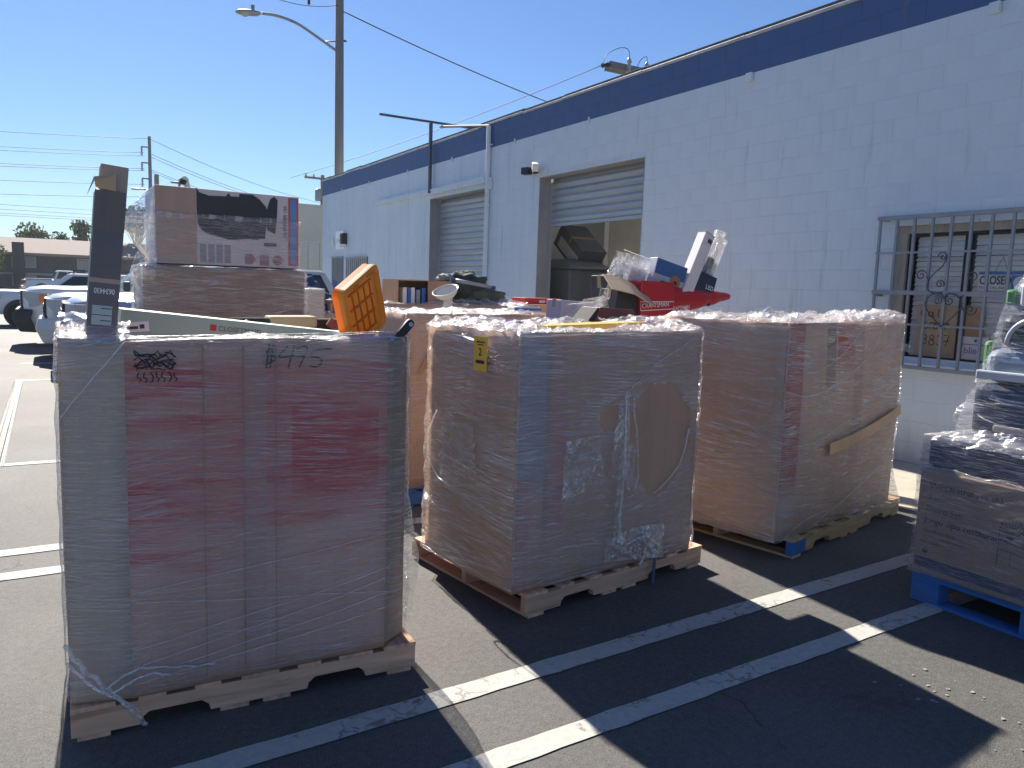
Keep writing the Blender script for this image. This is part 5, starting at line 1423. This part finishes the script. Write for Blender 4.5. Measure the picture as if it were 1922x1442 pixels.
    if not suv:
        obj('bed_liner', MB().box((-2.65, -.8, 1.16), (-1.05, .8, 1.235)), BLKP, v)
    obj('rear_bumper', MB().box((-2.98, -.95, .48), (-2.72, .95, .72)), CHROME, v, bevel=.04)
    if rack:
        rk = obj('roof_rack', MB().box((-2.2, -.72, 1.90), (.3, -.69, 1.93)).box((-2.2, .69, 1.90), (.3, .72, 1.93)), BLKP, v)
        for x in (-2.1, -1.5, -.9, -.3, .2): obj('rack_bar', MB().box((x, -.72, 1.86), (x + .04, .72, 1.90)), BLKP, rk)
    if writing:
        text('badge', writing, .17, BLKP, v, T(1.42, 1.002, .96) @ RZ(R(180)) @ FACE_FRONT, sx=1.2)
    v.scale = (s, s, s)
    return v
PAINTW = pm('white_car_paint', (.72, .73, .74), .25, var=.03, bmp=0, coat=.6)
PAINTS = pm('silver_car_paint', (.46, .48, .56), .28, .3, var=.03, bmp=0, coat=.6)
PAINTD = pm('dark_car_paint', (.05, .06, .09), .28, .2, var=.03, bmp=0, coat=.6)
PAINTG = pm('pearl_car_paint', (.60, .61, .60), .28, var=.03, bmp=0, coat=.6)
vehicle('pickup_truck', 'white pickup truck with amber corner lamp and dark bumper', 'pickup', (2.48, 20.0, 0), R(180), PAINTW, writing='FX4', s=1.07)
vehicle('suv', 'pale suv with dark front lamps and pale bumper beside the white pickup', 'suv', (2.72, 17.0, 0), R(180), PAINTG, True, PAINTG, BLKP)
vehicle('pickup_truck', 'silver pickup truck with black front end, nearest to the boxes', 'pickup', (2.98, 14.5, 0), R(180), PAINTS, False, BLKP, BLKP)
vehicle('suv', 'white suv with black side glass and roof rack beyond the white pickup', 'suv', (.85, 27.5, 0), R(177), PAINTW, True, rack=True, s=.88)
vehicle('pickup_truck', 'small distant white pickup truck with red tail light near the apartments', 'pickup', (1.1, 66.0, 0), R(6), PAINTW, False)

# ---------------------------------------------------------------- background buildings
ab = thing('apartment_building', 'long slate grey two-storey apartment building with brown shingle roof', 'building', (-10, 84, 0))
SLATE = pm('slate_siding', (.075, .095, .115), .8, var=.12, stretch=(1, 1, 8), scale=4)
ROOFS = pm('shingle_roof', (.25, .20, .18), .9, var=.2, stretch=(1, 6, 6))
WTRIM = pm('white_trim', (.42, .44, .46), .6)
obj('wall', MB().box((-60, 0, 0), (22, 10, 3.3)), SLATE, ab)
obj('roof', MB().prism([(-61, 3.25), (23, 3.25), (23, 3.4), (-61, 3.4)], -1.2, .1).add([(-61, -1.2, 3.4), (23, -1.2, 3.4), (22, 4.5, 4.95), (-60, 4.5, 4.95), (-61, 11, 3.4), (23, 11, 3.4)], [(0, 1, 2, 3), (3, 2, 5, 4), (0, 3, 4), (1, 5, 2)]), ROOFS, ab)
obj('fascia', MB().box((-61, -1.26, 3.18), (23, -1.2, 3.42)), pm('fascia_brown', (.30, .22, .18), .8), ab)
obj('floor_band', MB().box((-60, -.06, 1.45), (22, -.001, 1.62)), WTRIM, ab)
for k, x in enumerate((-22, -16.5, 2.5, 8.0, 13.2, 18.5, -3.5)):
    for z in (2.15, .45):
        w_ = obj('window', MB().box((x - .95, -.08, z - .06), (x + .95, -.002, z + .96)), WTRIM, ab)
        obj('pane', MB().box((x - .87, -.1, z + .02), (x - .04, -.081, z + .88)).box((x + .04, -.1, z + .02), (x + .87, -.081, z + .88)), [pm('far_pane', (.22, .26, .30), .2, bmp=0)], w_)
obj('air_conditioner', MB().box((12.9, -.35, 1.75), (13.6, -.103, 2.1)), WTRIM, ab, bevel=.02)
obj('chimney', MB().box((7.2, -2.0, 0), (8.1, -.7, 4.3)), pm('dark_chimney', (.035, .045, .06), .8), ab)
for x in (-6, -4.6, -9): obj('vent_pipe', MB().tube([(x, 3.0, 4.3), (x, 3.0, 5.35)], .12, 8), BLACKM, ab)
text('lettering', 'HYG', .6, WTRIM, ab, T(4.2, -.1, 2.0) @ FACE_FRONT)
wb = thing('white_building', 'plain cream building end beyond the warehouse corner', 'building', (9.8, 40, 0))
CREAM = pm('cream_stucco', (.56, .53, .45), .85, var=.05, scale=1)
obj('wall', MB().box((-1.5, 0, 0), (12, 14, 5.45)), CREAM, wb)
obj('parapet_cap', MB().box((-1.56, -.06, 5.45), (12.06, 14.06, 5.55)), CREAM, wb)
gt = thing('corrugated_fence', 'beige corrugated metal fence between warehouse and cream building', 'fence', (9.0, 34, 0))
FEN = pm('beige_metal', (.42, .41, .36), .55, var=.05)
for k in range(12):
    obj('panel_rib', MB().prism([(k * .25, 0), (k * .25 + .05, -.0), (k * .25 + .08, 0), (k * .25 + .22, 0), (k * .25 + .25, 0), (k * .25 + .25, 3.4), (k * .25, 3.4)][:0] or [(k * .25, 0.0), (k * .25 + .24, 0), (k * .25 + .24, 3.3), (k * .25, 3.3)], -.03 if k % 2 else 0, .03), FEN, gt)
obj('top_rail', MB().box((-.1, -.06, 3.3), (3.1, .06, 3.38)), FEN, gt)

# ---------------------------------------------------------------- poles, lamp, wires
POLEW = pm('pole_wood', (.25, .225, .20), .9, var=.2, stretch=(6, 6, .4), bmp=.5)
GALV = pm('galvanised', (.33, .34, .33), .5, .5)
CER = pm('insulator', (.45, .44, .40), .3)
lp = thing('utility_pole', 'tall wooden pole with curved street lamp arm behind the warehouse corner', 'utility pole', (8.22, 25.1, 0))
obj('pole', MB().tube([(0, 0, 0), (-.02, 0, 6), (-.05, 0, 13.5)], [.16, .145, .125], 14), POLEW, lp, smooth=True)
AR = curvept([(-.12, 0, 8.92), (-.75, -.02, 9.22), (-1.4, -.04, 9.50), (-2.0, -.05, 9.60), (-2.45, -.05, 9.58)], 8)
la = obj('lamp_arm', MB().tube(AR, .045, 8).tube([(-.12, 0, 9.22), (-.55, 0, 9.12)], .022, 6), GALV, lp, smooth=True)
obj('lamp_head', MB().loft([[(-2.5 - a[0], a[1] * math.cos(R(t)) - .05, 9.555 + a[1] * .45 * math.sin(R(t)) - a[0] * .10) for t in range(0, 360, 30)] for a in ((0, .07), (.08, .16), (.35, .19), (.62, .15), (.72, .05))]), GALV, la, smooth=True)
obj('lens', MB().lathe([(0, -.1), (.1, -.06), (.14, 0)], 14, M=T(-2.95, -.05, 9.47)), pm('lamp_lens', (.5, .48, .42), .2), la, smooth=True)
obj('photocell', MB().tube([(-2.72, -.05, 9.60), (-2.72, -.05, 9.76)], .055, 10), GALV, la)
obj('service_bracket', MB().box((-1.05, -.03, 10.15), (-.98, .03, 10.75)), BLACKM, lp)
obj('bolt_end', MB().box((.1, -.02, 9.25), (.2, .02, 9.3)), BLACKM, lp)
def wire(label, pts_a, pts_b, sag, r=.02, group='overhead power lines'):
    A, B = Vector(pts_a), Vector(pts_b)
    P = [A.lerp(B, i / 24) - Vector((0, 0, sag * 4 * (i / 24) * (1 - i / 24))) for i in range(25)]
    o = obj('power_line', MB().tube(P, r, 5), WIREM, smooth=True)
    tag(o, label, 'power line', group)
WIREM = pm('wire_black', (.05, .055, .065), .6, bmp=0)
wire('single thick cable falling from the lamp pole to the warehouse roof', (8.25, 25.1, 10.18), (23, 27.2, 8.4), .25, .02)
wire('thin cable from lamp pole towards the lamp arm', (8.15, 25.0, 10.3), (5.9, 25.0, 10.12), .15, .012)
wire('upper thin cable leaving the frame above the street lamp', (8.15, 25.0, 10.5), (4.5, 26.5, 11.6), .2, .014)
wire('thin line from the rooftop crossarm down along the roof', (16.4, 22.0, 9.25), (9.0, 34, 6.0), .2, .012)
up = thing('utility_pole', 'far tall pole with stacked side insulators above the wrapped stack', 'utility pole', (8.78, 85, 0))
obj('pole', MB().tube([(0, 0, 0), (0, 0, 15.2)], [.22, .15], 10), POLEW, up, smooth=True)
HZ = [15.0, 13.6, 13.3, 12.1, 11.9, 10.6, 9.4]
for z in (14.1, 12.6, 11.1):
    a_ = obj('insulator_arm', MB().box((-.75, -.06, z), (.0, .06, z + .12)), POLEW, up)
    obj('insulator', MB().tube([(-.7, 0, z), (-.7, 0, z - .75)], .09, 8), CER, a_)
names = ['topmost', 'second', 'third', 'fourth', 'fifth', 'sixth', 'lowest']
for k, z in enumerate(HZ):
    wire(names[k] + ' power line on the street side of the far tall pole', (8.3 if k else 8.78, 85, z), (-60, 92, z + (1.2 if k % 2 else 1.0) + .3), 1.6, .026)
for k, z in enumerate(HZ[:6]):
    wire(names[k] + ' power line on the warehouse side of the far tall pole', (8.78, 85, z), (48.8, 130, z - .4), 1.6, .026)
for k, (z0_, z1_) in enumerate(((7.9, 7.9), (7.4, 7.5), (7.1, 7.15), (6.9, 6.95))):
    wire(['highest', 'second highest', 'third', 'bottom'][k] + ' low cable crossing behind the tall dark carton', (-60, 88, z0_ + .9), (14, 84, z1_), .6, .024)
su = thing('utility_pole', 'short dark pole top beside the far tall pole', 'utility pole', (9.4, 85.5, 0))
obj('pole', MB().tube([(0, 0, 0), (0, 0, 11.7)], [.26, .24], 10), POLEW, su, smooth=True)
sl = thing('street_lamp', 'small far street lamp with curved arm above the tall dark carton', 'street lamp', (10.5, 80, 0))
obj('pole', MB().tube([(0, 0, 0), (0, 0, 8.2)], .1, 8), GALV, sl)
obj('lamp_arm', MB().tube(curvept([(0, 0, 8.2), (-1.0, 0, 9.1), (-2.2, 0, 9.55), (-3.2, 0, 9.6)], 6), .06, 6), GALV, sl, smooth=True)
obj('lamp_head', MB().cbox((-3.5, 0, 9.58), (.7, .3, .16)), GALV, sl, bevel=.05)
tp_ = thing('utility_pole', 'far pole with crossarm and transformer at the warehouse corner', 'utility pole', (21.35, 70, 0))
obj('pole', MB().tube([(0, 0, 0), (0, 0, 11.2)], [.22, .18], 10), POLEW, tp_, smooth=True)
obj('crossarm', MB().box((-1.6, -.08, 10.8), (.9, .08, 10.98)), POLEW, tp_)
for x in (-1.5, -.8, .7): obj('insulator', MB().lathe([(.05, 0), (.12, .05), (.05, .12), (.1, .2), (0, .28)], 10, M=T(x, 0, 10.98)), CER, tp_)
obj('transformer', MB().lathe([(0, 8.9), (.28, 8.9), (.3, 9.0), (.3, 9.8), (.2, 9.95), (0, 9.95)], 14, M=T(-.4, -.1, 0)), GALV, tp_, smooth=True)
ca = thing('utility_pole', 'rooftop pole crossarm with pale insulators rising above the navy parapet', 'utility pole', (18.3, 22.5, 0))
obj('pole', MB().tube([(0, 0, 0), (0, 0, 9.45)], [.17, .14], 10), POLEW, ca, smooth=True)
obj('crossarm', MB().box((-1.3, -.07, 9.36), (.7, .07, 9.56)).box((-1.3, .2, 9.30), (.7, .3, 9.5)), POLEW, ca)
for k, x in enumerate((-1.45, -.55, .25)):
    if k == 0:
        obj('insulator', MB().tube([(-1.3, 0, 9.45), (-1.42, 0, 9.42), (-1.50, 0, 9.40), (-1.62, 0, 9.36)], [.03, .09, .05, .08], 10), BLACKM, ca)
    else:
        obj('insulator', MB().lathe([(.04, -.25), (.1, -.2), (.05, -.1), (.11, -.02), (.05, .06), (.1, .14), (.03, .28), (0, .3)], 10, M=T(x, -.12, 9.5)), CER, ca, smooth=True)
obj('jumper_wire', MB().tube(curvept([(-1.6, 0, 9.36), (-1.45, 0, 9.75), (-.95, -.05, 10.05), (-.6, -.1, 10.05), (-.55, -.12, 9.75)], 8), .012, 5).tube(curvept([(-.1, 0, 9.55), (.05, -.05, 9.85), (.25, -.1, 9.95), (.25, -.12, 9.7)], 8), .012, 5), WIREM, ca)

# ---------------------------------------------------------------- trees
LEAF = [pm('leaf_%s' % n, c_, .6, var=.3, scale=1, bmp=0, trans=.35) for n, c_ in (('olive', (.055, .075, .035)), ('green', (.045, .075, .03)))]
BARK = pm('bark', (.10, .08, .06), .9)
def tree(label, loc, h, cr, crown_z, seed, leaf=0.22, n=1500):
    t_ = thing('tree', label, 'tree', loc, 0, 'trees beyond the lot')
    rr = random.Random(seed)
    m = MB(); m.tube([(0, 0, 0), (.1, 0, h * .35), (0, .05, h * .75)], [.22, .17, .07], 8)
    cl = []
    for k in range(9):
        a = rr.uniform(0, 6.28); e = Vector((cr * .75 * math.cos(a) * rr.uniform(.4, 1), cr * .75 * math.sin(a) * rr.uniform(.4, 1), crown_z + rr.uniform(-.45, .6) * cr * .8))
        m.tube([(0, 0, h * rr.uniform(.3, .6)), tuple(e * .6 + Vector((0, 0, h * .2))), tuple(e)], [.08, .05, .02], 6)
        cl.append((e, cr * rr.uniform(.28, .5)))
    obj('trunk', m, BARK, t_, smooth=True)
    m = MB()
    for k in range(n):
        c_, r_ = rr.choice(cl)
        d = Vector((rr.gauss(0, 1), rr.gauss(0, 1), rr.gauss(0, .8)))
        d = d.normalized() * r_ * rr.random() ** .45
        p_ = c_ + d
        q = Euler((rr.uniform(0, 6.3), rr.uniform(0, 6.3), rr.uniform(0, 6.3))).to_matrix()
        s_ = leaf * rr.uniform(.5, 1.3)
        m.add([p_ + q @ Vector(o_) * s_ for o_ in ((-1, -.5, 0), (.2, -.7, .1), (1, 0, 0), (.1, .6, .15))], [(0, 1, 2, 3)])
    obj('crown', m, LEAF[seed % 2], t_, fixn=False)
tree('round bushy tree above the apartment roof', (-1.9, 100, 0), 6.3, 2.9, 5.0, 1)
tree('sparse tall tree above the apartment roof beside the tall carton', (3.9, 98, 0), 7.5, 1.9, 6.0, 2, .2, 900)
tree('low dark tree between the sparse tree and round tree', (1.6, 99, 0), 5.5, 1.4, 5.0, 3, .18, 600)
tree('tree seen in the gap between tall carton and wrapped stack', (7.8, 90, 0), 9, 2.4, 7.2, 4, .22, 1500)
tree('dark low tree in front of the apartment wall', (-5.2, 78, 0), 3.6, 2.0, 2.4, 5, .2, 1200)

# ---------------------------------------------------------------- air
hm = bpy.data.materials.new('haze_air'); hm.use_nodes = True
hn = hm.node_tree; hn.nodes.remove(hn.nodes['Principled BSDF'])
pv = hn.nodes.new('ShaderNodeVolumePrincipled')
pv.inputs['Color'].default_value = (.86, .93, 1.0, 1)
pv.inputs['Density'].default_value = .00035
pv.inputs['Anisotropy'].default_value = .35
hn.links.new(pv.outputs[0], hn.nodes['Material Output'].inputs['Volume'])
tag(obj('haze', MB().box((-140, -40, -1), (140, 160, 17)), hm), kind='stuff')
